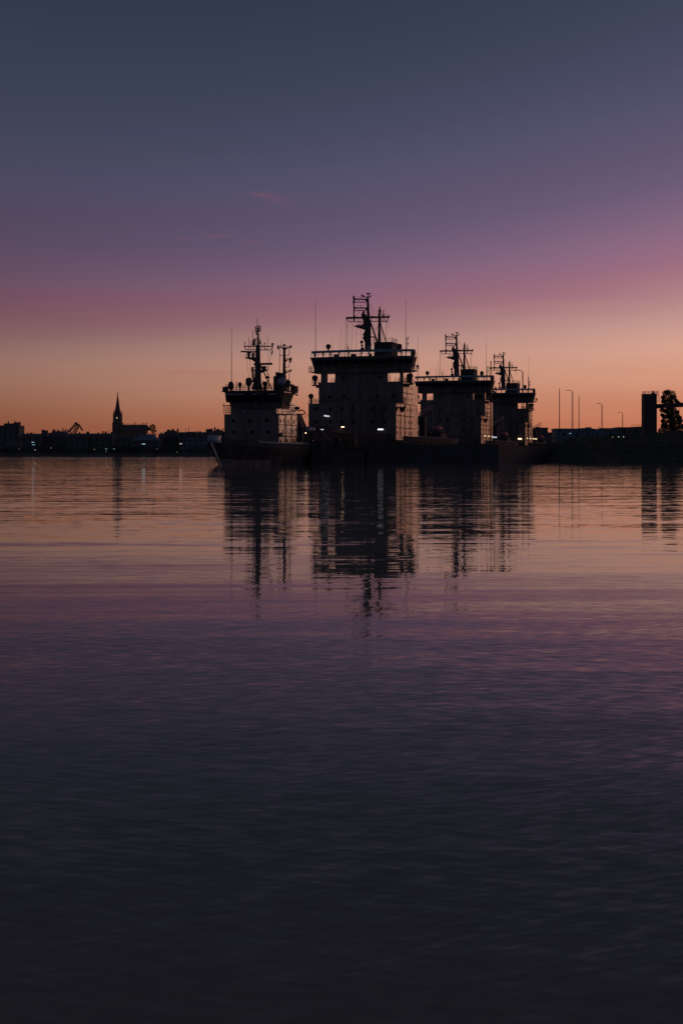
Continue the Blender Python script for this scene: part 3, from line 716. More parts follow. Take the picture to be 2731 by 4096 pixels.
s = MB(); s.path([Q(1009, 1382), Q(1012, 1358), Q(1022, 1355), Q(1024, 1382)], 0.07); s.tube(Q(1015, 1382), Q(1017, 1358), 0.28, 0.18); s.tube(Q(1011, 1355), Q(1011, 1322), 0.05); s.path([Q(1023, 1380), Q(1024, 1353), Q(1036, 1353)], 0.07); s.path([Q(1035, 1358), Q(1041, 1359), Q(1042, 1370), Q(1038, 1384)], 0.08); s.tube(Q(1036, 1362), Q(1065, 1399), 0.07); s.tube(Q(1037, 1372), Q(1042, 1372), 0.15)
s.build('lamp_bracket', M_mast, mt)
# upper radar
s = MB(); s.prism([(Q(982, 1430).x, Q(982, 1430).z), (Q(1026, 1430).x, Q(1026, 1430).z), (Q(1024, 1450).x, Q(1024, 1450).z), (Q(1012, 1441).x, Q(1012, 1441).z), (Q(985, 1434).x, Q(985, 1434).z)], Y-0.5, Y+0.5)
s.path([Q(984, 1431), Q(985, 1420), Q(1024, 1418)], 0.06); s.tube(Q(995, 1431), Q(995, 1412), 0.28); s.tube(Q(1013, 1431), Q(1013, 1412), 0.28); s.tube(Q(1005, 1431), Q(1005, 1419), 0.06)
rp = s.build('radar_platform', M_mast, mt)
s = MB(); s.tube(Q(964, 1406), Q(1026, 1408), 0.16); s.ball(Q(996, 1411), 0.45, rz=0.25); s.build('radar_scanner', M_mast, rp)
s = MB(); s.prism([(Q(1037, 1480).x, Q(1037, 1480).z), (Q(1067, 1480).x, Q(1067, 1480).z), (Q(1067, 1483).x, Q(1067, 1483).z), (Q(1056, 1486).x, Q(1056, 1486).z), (Q(1037, 1494).x, Q(1037, 1494).z)], Y-0.5, Y+0.5)
s.path([Q(1037, 1468), Q(1071, 1469), Q(1068, 1480)], 0.06); s.tube(Q(1044, 1480), Q(1044, 1469), 0.05); s.tube(Q(1056, 1482), Q(1056, 1464), 0.50, 0.42); s.path([Q(1036, 1455), Q(1042, 1462), Q(1048, 1474)], 0.14)
rp2 = s.build('radar_platform', M_mast, mt)
s = MB(); a_ = Q(1019, 1457); b_ = Q(1092, 1456); s.box(a_.x, b_.x, Y-0.6, Y-0.3, a_.z-0.22, b_.z+0.22); s.build('radar_scanner', M_mast, rp2)
s = MB(); s.tube(Q(1054, 1486), Q(1088, 1558), 0.13); s.tube(Q(1012, 1558), Q(1018, 1528), 0.09); s.tube(Q(1040, 1530), Q(1052, 1556), 0.08); s.path([Q(1006, 1470), Q(1006, 1530)], 0.06); s.path([Q(1011, 1468), Q(1014, 1530)], 0.20); s.tube(Q(1006, 1470), Q(1020, 1468), 0.06); s.tube(Q(1006, 1482), Q(1024, 1482), 0.1); s.tube(Q(1006, 1525), Q(1024, 1530), 0.2); s.build('brace', M_mast, mt)
s = MB()
for a_, b_ in (((979, 1388), (996, 1508)), ((998, 1440), (1006, 1490)), ((1074, 1400), (1070, 1500)), ((1090, 1390), (1084, 1425)), ((1083, 1420), (1071, 1500)), ((1067, 1483), (1066, 1500)), ((1039, 1325), (1038, 1385)), ((1040, 1400), (1040, 1555))): s.tube(Q(*a_), Q(*b_), 0.03, n=4)
s.build('rigging', M_mast, mt)
s = MB(); s.prism([(Q(1090, 1396).x, Q(1090, 1396).z), (Q(1085, 1412).x, Q(1085, 1412).z), (Q(1087, 1421).x, Q(1087, 1421).z), (Q(1091, 1408).x, Q(1091, 1408).z)], Y-0.1, Y+0.1); s.build('pennant', M_dark, mt)
s = MB(); s.tube(Q(1061, 1511), Q(1078, 1511), 0.16); s.tube(Q(1069, 1508), Q(1069, 1556), 0.06); s.tube(Q(1075, 1498), Q(1075, 1556), 0.08); s.ball(Q(1069, 1508), 0.25); s.build('loop_antenna', M_mast, s1)
# second mast
Y = 8.0
def Q(px, py, y=8.0): return P(px, py, y)
s = MB(); s.tube(Q(1137, 1560), Q(1137, 1500), 0.50, 0.36, 8); s.tube(Q(1137, 1500), Q(1137.5, 1395), 0.30, 0.24, 8)
m2 = s.build('aft_mast', M_mast, s1)
def wedge(x0, x1, yt, drop, xm): return [(Q(x0, yt).x, Q(x0, yt).z), (Q(x1, yt).x, Q(x1, yt).z), (Q(x1, yt+1.5).x, Q(x1, yt+1.5).z), (Q(xm+(x1-xm)*0.35, yt+drop*0.35).x, Q(xm, yt+drop*0.35).z), (Q(xm+2, yt+drop).x, Q(xm, yt+drop).z), (Q(xm-2, yt+drop).x, Q(xm, yt+drop).z), (Q(xm-(xm-x0)*0.35, yt+drop*0.35).x, Q(xm, yt+drop*0.35).z), (Q(x0, yt+1.5).x, Q(x0, yt+1.5).z)]
s = MB(); s.prism(wedge(1114, 1167, 1389.5, 12, 1137.5), Y-0.2, Y+0.2); s.path([Q(1118, 1421), Q(1118, 1387), Q(1120, 1385), Q(1155, 1385), Q(1157, 1388), Q(1157, 1420), Q(1155, 1421), Q(1118, 1421)], 0.06)
s.ball(Q(1137, 1380), 0.26, rz=0.22); s.tube(Q(1137, 1380), Q(1137, 1390), 0.07); s.tube(Q(1124.5, 1390), Q(1124.5, 1379), 0.08); s.tube(Q(1124.5, 1379), Q(1126.5, 1366), 0.03)
for x_, ya, yb in ((1112.5, 1384, 1397), (1163, 1384, 1390)): s.tube(Q(x_, ya), Q(x_, yb), 0.17); s.ball(Q(x_, ya), 0.2); s.ball(Q(x_, (ya+yb)/2), 0.2)
s.build('crosstree', M_mast, m2)
for yt, both in ((1437.5, True), (1485.5, False)):
    s = MB(); s.prism([(Q(1137, yt).x, Q(1137, yt).z), (Q(1165, yt).x, Q(1165, yt).z), (Q(1164, yt+1.5).x, Q(1165, yt+1.5).z), (Q(1148, yt+4).x, Q(1148, yt+4).z), (Q(1139, yt+12).x, Q(1139, yt+12).z), (Q(1137, yt+12).x, Q(1137, yt+12).z)], Y-0.2, Y+0.2)
    s.path([Q(1140, yt-4.5), Q(1155, yt-4.5), Q(1157, yt-2), Q(1157, yt+30), Q(1155, yt+31), Q(1140, yt+31)], 0.06)
    s.tube(Q(1162, yt-5), Q(1162, yt+(9 if both else 1)), 0.17); s.ball(Q(1162, yt-5), 0.2)
    if both: s.ball(Q(1162, yt), 0.27); s.ball(Q(1162, yt+9), 0.2)
    s.build('lamp_arm', M_mast, m2)
s = MB(); s.tube(Q(1133, 1400), Q(1131, 1500), 0.03, n=4)
for k in range(12): s.tube(Q(1132.5, 1408+k*8), Q(1136, 1408+k*8), 0.05, n=4)
for a_, b_ in (((1119, 1421), (1115, 1500)), ((1120, 1421), (1119, 1500))): s.tube(Q(*a_), Q(*b_), 0.03, n=4)
s.build('ladder', M_mast, m2)
# roof gear of the small ship
def roofbase(px, y): a = P(px, 1560, y); a.z = 14.38; return a
radome(s1, roofbase(924, 2), 0.52, 1.5, 0.5, M_dark); radome(s1, roofbase(960, 2.5), 0.36, 0.9, 0.95, M_dark); radome(s1, roofbase(995, 2), 0.62, 1.5, 1.2, M_dark)
radome(s1, roofbase(1127, 3), 0.76, 1.65, 1.0); radome(s1, roofbase(1152, 4), 0.52, 1.35, 0.9, M_dark)
a_ = roofbase(926.5, 3); whip(s1, a_, P(929, 1305, 3).z, 0.07)
a_ = roofbase(1168, 5); a_.z = 14.4; whip(s1, a_, P(1168, 1528, 5).z, 0.05)
s = MB(); c_ = roofbase(1060, 2); s.tube(c_, (c_.x, c_.y, c_.z+1.0), 0.42, 0.34); s.ball((c_.x, c_.y, c_.z+1.45), 0.55, 0.5, 0.45); s.ball((c_.x-0.35, c_.y, c_.z+1.75), 0.18); s.build('searchlight', M_dark, s1)
s = MB(); s.tube(roofbase(947, 1), roofbase(947, 1)+Vector((0, 0, 1.7)), 0.05); s.ball(roofbase(947, 1)+Vector((0, 0, 1.7)), 0.14); s.build('post', M_dark, s1)
s = MB(); c_ = roofbase(1097, 7); e_ = P(1112, 1505, 7); s.box(c_.x, e_.x+0.9, 6.5, 8.5, 14.38, e_.z)
a_ = P(1105, 1490, 7); s.prism([(a_.x-.15, e_.z-.1), (a_.x+.8, e_.z-.1), (a_.x+.8, a_.z-0.3), (a_.x+.4, a_.z+0.05), (a_.x-.15, a_.z+0.1)], 7.0, 7.8); a_ = P(1125, 1492, 7); s.prism([(a_.x-.15, 14.4), (a_.x+.7, 14.4), (a_.x+.7, a_.z-0.3), (a_.x+.4, a_.z), (a_.x-.15, a_.z+0.05)], 6.0, 6.8); s.tube(P(1117, 1560, 7), P(1117, 1499, 7), 0.4)
s.build('exhaust_stack', M_dark, s1)
s = MB(); s.box(6.0, 7.0, 5.6, 7.2, 14.1, 15.5); s.box(5.9, 6.4, 5.6, 6.4, 15.5, 15.8); s.tube((6.2, 5, 14.2), (7.6, 5.5, 13.6), 0.15); s.tube((7.35, 6, 14.5), (7.35, 6, 15.2), 0.15, 0.05); s.build('wing_locker', M_dark, s1)
s = MB(); c_ = P(900, 1560, 3); s.box(c_.x+0.3, c_.x+1.1, 1, 2, 14.383, 15.3); s.build('roof_locker', M_dark, s1)
# after deck
s = MB(); s.box(-3.5, 2.5, 12.7, 17, 3.3, 5.6); s.build('after_deckhouse', M_sup, s1)
for k, (px, y) in enumerate(((1232, 14), (1245, 15.5))):
    c_ = P(px, 1718, y); s = MB(); s.ball(c_, 0.75, 1.0, 0.62); o = s.build('life_raft_canister', M_white, s1, True); MB().tube((c_.x, c_.y, 3.3), (c_.x, c_.y, c_.z-0.55), 0.45, 0.3).build('stand', M_dark, o)
MB().rail([(6.6, 10, 3.35), (6.3, 18, 3.35)], 1.9, 3, 0.6, 0.05).build('deck_railing', M_dark, s1)
spot(s1, P(1215, 1732, 12)+Vector((0.4, 0, 0)), 0.10, M_lampo)

# ------------------------------------------------------------------ quay things
def quay_lamp(px, d, ytop, label, mtl, z0=4.0):
    a = at(px, ytop, d); t = thing('quay_lamp', label, 'street lamp', (a.x, a.y, z0), 0, 'lamps on the quay')
    h = a.z-z0
    MB().tube((0, 0, 0), (0, 0, h), 0.07, 0.05).build('post', M_concrete, t)
    o = MB().box(-0.1, 0.7, -0.2, 0.2, h-0.02, h+0.14).build('lamp_head', M_dark, t)
    MB().box(0.05, 0.68, -0.17, 0.17, h-0.16, h-0.03).build('bulb', mtl, o)
quay_lamp(1363.5, 303, 1706, 'short orange lamp post in front of the largest icebreaker hull', M_lampo)
quay_lamp(1281, 287, 1716, 'small white lamp between the two nearest icebreakers', M_lampw, 2.4)
def shore_post(px, d, ytop, label):
    a = at(px, ytop, d); z0 = 4.0; t = thing('mooring_mast', label, 'pole', (a.x, a.y, z0), 0, 'slim poles in a row along the quay')
    MB().tube((0, 0, 0), (0, 0, a.z-z0), 0.19, 0.13, 8).build('pole', M_dark, t); MB().tube((0, 0, 0), (0, 0, 0.5), 0.5, 0.4, 8).build('base', M_concrete, t); MB().ball((0, 0, a.z-z0), 0.2).build('cap', M_dark, t)
shore_post(1962, 388, 1447, 'tall slim pole just right of the third icebreaker, leftmost and tallest of the poles')
shore_post(2112, 459, 1510, 'tall slim pole in front of the farthest icebreaker')
shore_post(2236, 541, 1556, 'tall slim pole between the farthest icebreaker and the first tall lamp mast')
shore_post(2314, 615, 1587, 'slim pole standing just right of the lit tall lamp mast')
def high_mast(px, d, ytop, label, lit):
    a = at(px, ytop, d); z0 = 4.4; t = thing('lamp_mast', label, 'lamp mast', (a.x, a.y, z0), 0, 'tall lattice lamp masts')
    h = a.z-z0; s = MB(); w0 = 0.42
    for sx_, sy_ in ((-1, -1), (1, -1), (1, 1), (-1, 1)): s.tube((sx_*w0, sy_*w0, 0), (sx_*w0*0.6, sy_*w0*0.6, h), 0.09, 0.07, 4)
    N = int(h/1.1)
    for k in range(N):
        za_ = h*k/N; zb_ = h*(k+1)/N; wa = w0*(1-0.4*k/N); wb2 = w0*(1-0.4*(k+1)/N); sg = 1 if k % 2 else -1
        for sy_ in (-1, 1): s.tube((-wa*sg, sy_*wa, za_), (wb2*sg, sy_*wb2, zb_), 0.06, n=4); s.tube((sy_*wa, -wa*sg, za_), (sy_*wb2, wb2*sg, zb_), 0.06, n=4)
    s.build('lattice_pole', M_concrete, t)
    MB().path([(0, 0, h), (-0.3, 0, h+0.5), (-1.2, 0, h+0.8), (-2.0, 0, h+0.9)], 0.14).build('arm', M_dark, t)
    s = MB(); s.loft([[(-3.6, -.5, h+.55), (-1.6, -.5, h+.8), (-1.6, .5, h+.8), (-3.6, .5, h+.55)], [(-3.3, -.4, h+.9), (-1.8, -.4, h+1.15), (-1.8, .4, h+1.15), (-3.3, .4, h+.9)]])
    o = s.build('lamp_head', M_dark, t)
    if lit: MB().box(-3.2, -1.9, -.4, .4, h+0.48, h+0.58).build('bulb', M_lampy, o)
high_mast(2089, 572, 1489, 'tall lattice lamp mast rising behind the roof of the farthest icebreaker', False)
high_mast(2288, 752, 1568, 'tall lattice lamp mast with a lit head, nearest of those over the low warehouses', True)
high_mast(2406, 940, 1619, 'middle lattice lamp mast over the low warehouses', False)
high_mast(2488, 1140, 1654, 'farthest and shortest lattice lamp mast over the low warehouses', False)
# things on the quay edge in front of the largest icebreaker
def winch(px, d, label):
    a = at(px, 1765, d); t = thing('mooring_winch', label, 'winch', (a.x, a.y, 4.0), -TH, 'mooring gear on the quay edge')
    MB().box(-1.6, 1.6, -.8, .8, 0.004, 0.35).build('bed', M_dark, t); MB().tube((-1.1, 0, .8), (1.1, 0, .8), .5, .5, 12).build('drum', M_concrete, t)
    for x_ in (-1.2, 1.2): MB().box(x_-.1, x_+.1, -.6, .6, .35, 1.5).build('side_plate', M_dark, t)
winch(1398, 306, 'low mooring winch on the quay edge right of the orange lamp'); winch(1335, 303, 'low mooring winch on the quay edge left of the orange lamp')
for k in range(8):
    p_ = q0+al*(4+k*22)+Vector((0.7, 0)); t = thing('bollard', 'squat iron mooring bollard on the quay edge beside the ships', 'bollard', (p_.x, p_.y, 4.0), 0, 'bollards along the quay edge')
    MB().lathe([(.35, 0), (.22, .12), (.2, .45), (.36, .55), (.36, .68), (.1, .74)], n=10).build('bollard_post', M_dark, t)
def rope(a, b, sag, label):
    a = Vector(a); b = Vector(b); pts = [a.lerp(b, i/14)-Vector((0, 0, sag*4*(i/14)*(1-i/14))) for i in range(15)]
    tag(MB().path(pts, 0.045, 5).build('mooring_line', M_rope), label, 'rope', 'mooring lines')
rope(at(1287, 1720, 287), at(1324, 1764, 287), 0.2, 'mooring line slanting from the white lamp down to the pontoon')
rope(ship_point(FR3, 7.5, -28, 6.4), at(1805, 1777, 398), 0.6, 'mooring line slanting down from the bow of the third icebreaker')
rope(at(1425, 1768, 306), at(1420, 1722, 308), 0.02, 'steep thin line hanging on the hull of the largest icebreaker')
rope(ship_point(FR2, 11.6, -8, 5.6), at(1640, 1768, 320), 0.5, 'long mooring line sagging along the side of the largest icebreaker')
pz = thing('work_pontoon', 'low dark work pontoon floating in front of the largest icebreaker bow', 'pontoon', (-0.9, 287.0, 0))
MB().box(-5.2, 5.4, -2.6, 2.6, -0.6, 2.4).build('float', M_hull, pz)
for x_ in (-4.6, -1.2, 2.2, 4.9): MB().tube((x_, -2.75, 1.9), (x_, -2.75, 0.6), .3, .3, 8).build('tyre_fender', M_dark, pz)
MB().rail([(-5.0, 2.3, 2.4), (5.2, 2.3, 2.4)], 1.0, 2, 1.5, .04).build('railing', M_dark, pz)
hut = thing('gap_cover_hut', 'small dark hut added over a bright gap at the left end of the work pontoon beside the smallest icebreaker stern', 'hut', (-4.75, 287.6, 2.404))  # added to cover the bright gap between stern and bow
MB().box(-1.2, 1.2, -1.1, 1.1, 0, 2.15).build('wall', M_dark, hut); MB().prism([(-1.35, 2.153), (1.35, 2.153), (1.35, 2.3), (0, 2.6), (-1.35, 2.3)], -1.25, 1.25).build('roof', M_hull, hut)
MB().box(-0.4, 0.4, -1.14, -1.103, 0.1, 1.9).build('door', M_deck, hut)
# quay clutter left of the far basin: steel kerb, its glint put into a pale colour
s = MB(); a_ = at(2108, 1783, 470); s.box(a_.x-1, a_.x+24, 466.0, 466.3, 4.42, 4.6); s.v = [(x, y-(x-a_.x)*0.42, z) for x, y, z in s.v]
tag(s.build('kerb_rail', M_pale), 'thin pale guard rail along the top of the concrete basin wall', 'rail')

# ------------------------------------------------------------------ buildings
G = 'old town blocks across the water'
def house(name, pl, pr, yt, d, label, cat='building', wallm=None, roofm=None, roof='gable', depth=14, z0=2.2, rf=0.25, chim=(), wins=(), group=None, lit=()):
    a = at(pl, yt, d); b2 = at(pr, yt, d); wdt = b2.x-a.x; h = a.z-z0; cx_ = (a.x+b2.x)/2
    t = thing(name, label, cat, (cx_, d, z0), 0, group); W = wdt/2; hw = h*(1-rf) if roof != 'flat' else h
    wallm = wallm or M_plaster; roofm = roofm or M_roof
    MB().box(-W, W, 0, depth, 0, hw).build('wall', wallm, t)
    s = MB()
    if roof == 'gable':
        s.loft([[(-W-.3, -.4, hw), (W+.3, -.4, hw), (W+.3, depth+.4, hw), (-W-.3, depth+.4, hw)], [(-W-.3, depth/2-.2, h), (W+.3, depth/2-.2, h), (W+.3, depth/2+.2, h), (-W-.3, depth/2+.2, h)]])
    elif roof == 'hip':
        k = min(W*0.55, depth/2)
        s.loft([[(-W-.3, -.4, hw), (W+.3, -.4, hw), (W+.3, depth+.4, hw), (-W-.3, depth+.4, hw)], [(-W+k, depth/2-.2, h), (W-k, depth/2-.2, h), (W-k, depth/2+.2, h), (-W+k, depth/2+.2, h)]])
    elif roof == 'mansard':
        s.loft([[(-W-.3, -.4, hw), (W+.3, -.4, hw), (W+.3, depth+.4, hw), (-W-.3, depth+.4, hw)], [(-W+1.5, 2, hw+(h-hw)*.75), (W-1.5, 2, hw+(h-hw)*.75), (W-1.5, depth-2, hw+(h-hw)*.75), (-W+1.5, depth-2, hw+(h-hw)*.75)], [(-W+4, depth/2-.3, h), (W-4, depth/2-.3, h), (W-4, depth/2+.3, h), (-W+4, depth/2+.3, h)]])
    elif roof == 'mono':
        s.prism([(-W-.3, hw), (W+.3, hw), (W+.3, hw+(h-hw)*0.25), (-W*0.1, h), (-W-.3, hw+(h-hw)*0.6)], -.3, depth+.3)
    else:
        s.box(-W-.2, W+.2, -.2, depth+.2, h+0.003, h+.5)
    ro_ = s.build('roof', roofm, t)
    extra = [] if (group != G or len(chim) > 4) else [(random.uniform(pl+4, pr-4), random.uniform(.4, 1.5), random.uniform(.5, 1.3)) for _ in range(max(1, int((pr-pl)/26)))]
    for (px, hh, ww) in list(chim)+extra:
        x_ = (px-CX)*d/F-cx_; c_ = h+(0.5 if roof == 'flat' else -0.6)
        MB().box(x_-ww/2, x_+ww/2, depth/2-ww/2, depth/2+ww/2, c_-(0 if roof == 'flat' else 1.0), h+hh).build('chimney' if ww < 4 else 'roof_house', roofm, ro_)
    nfl = max(1, int(hw/3.3)); cols = max(1, int(wdt/4.2))
    if wins is not None:
        for j in range(nfl):
            for i in range(cols):
                x_ = -W+wdt*(i+.5)/cols; z_ = hw*(j+.5)/nfl
                MB().box(x_-.55, x_+.55, -.04, -.002, z_-.8, z_+.7).build('window', M_glass, t)
    for (px, py, m_, ww, hh) in lit:
        q_ = at(px, py, d-0.1); MB().box(q_.x-cx_-ww/2, q_.x-cx_+ww/2, -0.12, -0.05, q_.z-z0-hh/2, q_.z-z0+hh/2).build('lit_window', m_, t)
    return t
G = 'old town blocks across the water'
house('tower_block', -14, 79, 1704, 1130, 'tall flat roofed block at the left edge of the photo across the water', wallm=M_plaster, roof='flat', chim=((29, 2.2, 7.4), (60, 3.2, 4.8), (24, 4.0, 1.0), (52, 4.6, .5), (69, 4.2, .3)), group=G, depth=18)
house('apartment_block', 84, 160, 1734, 1120, 'long low block directly right of the tall flat roofed block', roof='gable', rf=.18, chim=((118, .8, 1.5),), group=G, lit=((133, 1769, M_far, 2.0, .45), (132, 1779, M_far, .7, .5), (138.5, 1779, M_far, .7, .5)))
house('apartment_block', 158, 194, 1725, 1150, 'narrow higher block with a stubby chimney left of the harbour crane', roof='mansard', chim=((168, 1.4, 1.4), (178, .8, 3.0)), group=G)
house('apartment_block', 192, 272, 1724, 1135, 'block with antennas on a humped roof right under the harbour crane', roof='mansard', rf=.3, chim=((228, 1.2, 1.2), (246, 2.4, .8), (258, 1.8, .7), (266, 1, 1)), group=G)
house('apartment_block', 270, 352, 1733, 1112, 'low long block between the harbour crane and the chimney row left of the church', roof='gable', rf=.2, chim=((346, 1.4, 2.0),), group=G)
house('apartment_block', 354, 452, 1733, 1118, 'low block with a row of chimneys just left of the church tower', roof='gable', rf=.2, chim=((388, 1.0, .8), (407, 1.9, 1.0), (418, 1.6, 1.4), (431, 3.4, .3), (444, 1.2, 2.0)), group=G)
house('apartment_block', 455, 532, 1742, 1105, 'low dark block directly below the church nave', roof='gable', rf=.2, group=G)
house('market_hall', 530, 636, 1737, 1100, 'wide hall with a pale blue hipped metal roof right below the church', roof='hip', rf=.32, roofm=M_metalroof, group=G, lit=((575, 1776, M_far, 2.6, .6),))
house('apartment_block', 634, 652, 1733, 1126, 'narrow dark block between the pale blue roof and the domed mansard', roof='gable', rf=.2, group=G)
house('apartment_block', 650, 716, 1721, 1140, 'block with a high mansard roof midway between church and nearest ship', roof='mansard', rf=.3, chim=((671, .8, 2.2), (688, .8, 1.8)), group=G)
house('apartment_block', 714, 790, 1731, 1125, 'flat block with two thin antenna rods on its roof', roof='flat', chim=((740, 3.5, .25), (752, 5.5, .3), (760, .9, 6)), group=G, lit=((724, 1775, M_farw, 2.0, .6),))
house('apartment_block', 786, 842, 1728, 1132, 'dark block with a pitched roof left of the smallest icebreaker bow', roof='gable', rf=.25, chim=((797, .8, 1.5),), group=G)
house('apartment_block', 840, 900, 1720, 1150, 'block with four fat chimneys seen behind the bow of the nearest ship', roof='mansard', rf=.25, chim=((828, .9, 2.6), (842, 1.2, 2.6), (857, 2.4, 1.3), (870, 1.0, 2.6)), group=G)
house('office_block', 728, 840, 1752, 1098, 'pale bluish block standing low on the shore just left of the nearest bow', wallm=M_plasterb, roof='flat', group=G)
house('shore_shed', 20, 80, 1762, 1097, 'low shed with a sloping roof below the tall flat roofed block', roof='gable', rf=.5, wins=None, group=G)
# church
cz = 3.0; d = 1160
cc = at(471.5, 1655, d); ch = thing('church', 'dark church with a tall pointed spire left of the ships across the water', 'church', (cc.x, d, cz))
k = d/F; Wt = 15.5*k; Hs = cc.z-cz; tip = at(471, 1580, d).z-cz
s = MB(); s.box(-Wt, Wt, -Wt, Wt, 0, Hs-6); s.box(-Wt*0.9, Wt*0.9, -Wt*0.9, Wt*0.9, Hs-6, Hs)
for sx_ in (-1, 1):
    for sy_ in (-1, 1): s.box(sx_*Wt-.7, sx_*Wt+.7, sy_*Wt-.7, sy_*Wt+.7, 0, Hs-7)
tw = s.build('tower', M_brick, ch)
s = MB()
for sx_ in (-1, 1):
    for sy_ in (-1, 1):
        s.tube((sx_*Wt*.88, sy_*Wt*.88, Hs-6), (sx_*Wt*.88, sy_*Wt*.88, Hs-1), .75, .55, 6); s.tube((sx_*Wt*.88, sy_*Wt*.88, Hs-1), (sx_*Wt*.88, sy_*Wt*.88, Hs+3), .6, .06, 6)
    s.tube((sx_*Wt*.6, -Wt*.9, Hs), (sx_*Wt*.6, -Wt*.9, Hs+5), .4, .05, 5)
s.build('pinnacle', M_brick, tw)
s = MB(); s.tube((0, 0, Hs), (0, 0, tip), Wt*.78, .28, 8); spo = s.build('spire', M_roof, ch)
s = MB(); s.tube((0, 0, tip-.5), (0, 0, at(471, 1572, d).z-cz), .14, .1); s.ball((0, 0, tip+.5), .45); s.tube((-.7, 0, tip+1.3), (.7, 0, tip+1.3), .15); s.tube((0, 0, tip+1.7), (.7, 0, tip+2.1), .3, .1)
s.build('weather_vane', M_dark, spo)
q_ = at(468.5, 1671.5, d-Wt-.2); MB().box(q_.x-cc.x-.35, q_.x-cc.x+.35, -Wt-.1, -Wt-.002, q_.z-cz-.5, q_.z-cz+.5).build('lit_window', M_farw, tw)
xr = (588-471.5)*k; zr = at(0, 1699, d).z-cz; ze = at(0, 1722, d).z-cz
MB().box(Wt, xr, -7, 7, 0, ze).build('nave_wall', M_brick, ch)
s = MB(); s.loft([[(Wt, -7.3, ze), (xr+4, -7.3, ze), (xr+4, 7.3, ze), (Wt, 7.3, ze)], [(Wt, -.15, zr), (xr, -.15, zr), (xr, .15, zr), (Wt, .15, zr)]]); rf_ = s.build('nave_roof', M_roof, ch)
s = MB(); s.tube((Wt, 0, zr+.6), (xr, 0, zr+.6), .1, n=4)
for i in range(40): x_ = Wt+(xr-Wt)*i/39; s.tube((x_, 0, zr-.1), (x_, 0, zr+.6), .07, n=4)
for px, hh in ((540, 2.0), (575, 1.6), (588, 1.9)):
    x_ = (px-471.5)*k; s.tube((x_, 0, zr-.3), (x_, 0, zr+hh), .35, .1); s.tube((x_-.6, 0, zr+hh*.7), (x_+.6, 0, zr+hh*.7), .25)
s.build('roof_crest', M_dark, rf_)
# far harbour crane
cr0 = at(300, 1760, 1180); crn = thing('harbour_crane', 'dark level luffing harbour crane folded above the roofs left of the church', 'crane', (cr0.x, 1180, 2.2))
def Cc(px, py): a = at(px, py, 1180); return Vector((a.x-cr0.x, 0, a.z-2.2))
s = MB()
for off in (-1.2, 1.2):
    for a_, b_ in (((272, 1729), (303, 1693)), ((278, 1729), (310, 1696)), ((292, 1731), (312, 1700)), ((303, 1734), (320, 1700))):
        s.tube(Cc(*a_)+Vector((0, off, 0)), Cc(*b_)+Vector((0, off, 0)), .28, n=5)
for i in range(8):
    t_ = i/8; t2 = (i+1)/8
    s.tube(Cc(272, 1729).lerp(Cc(303, 1693), t_), Cc(278, 1729).lerp(Cc(310, 1696), t2), .2, n=4); s.tube(Cc(292, 1731).lerp(Cc(312, 1700), t_), Cc(303, 1734).lerp(Cc(320, 1700), t2), .2, n=4)
    s.tube(Cc(278, 1729).lerp(Cc(310, 1696), t_), Cc(272, 1729).lerp(Cc(303, 1693), t2), .2, n=4); s.tube(Cc(303, 1734).lerp(Cc(320, 1700), t_), Cc(292, 1731).lerp(Cc(312, 1700), t2), .2, n=4)
jb = s.build('lattice_boom', M_dark, crn)
s = MB(); s.tube(Cc(300, 1692), Cc(311, 1692), .6); s.tube(Cc(303, 1694), Cc(318, 1700), .6); s.tube(Cc(318, 1697), Cc(333, 1721), .4, .3); s.tube(Cc(314, 1699), Cc(328, 1720), .3, .3); s.tube(Cc(326, 1719), Cc(334, 1721), .6, .5)
for i in range(6): s.tube(Cc(318, 1697).lerp(Cc(333, 1721), i/6), Cc(314, 1699).lerp(Cc(328, 1720), (i+1)/6), .22, n=4)
s.build('jib', M_dark, crn); MB().box(-5, 3, -3, 3, 0, Cc(300, 1740).z).build('tower', M_dark, crn)

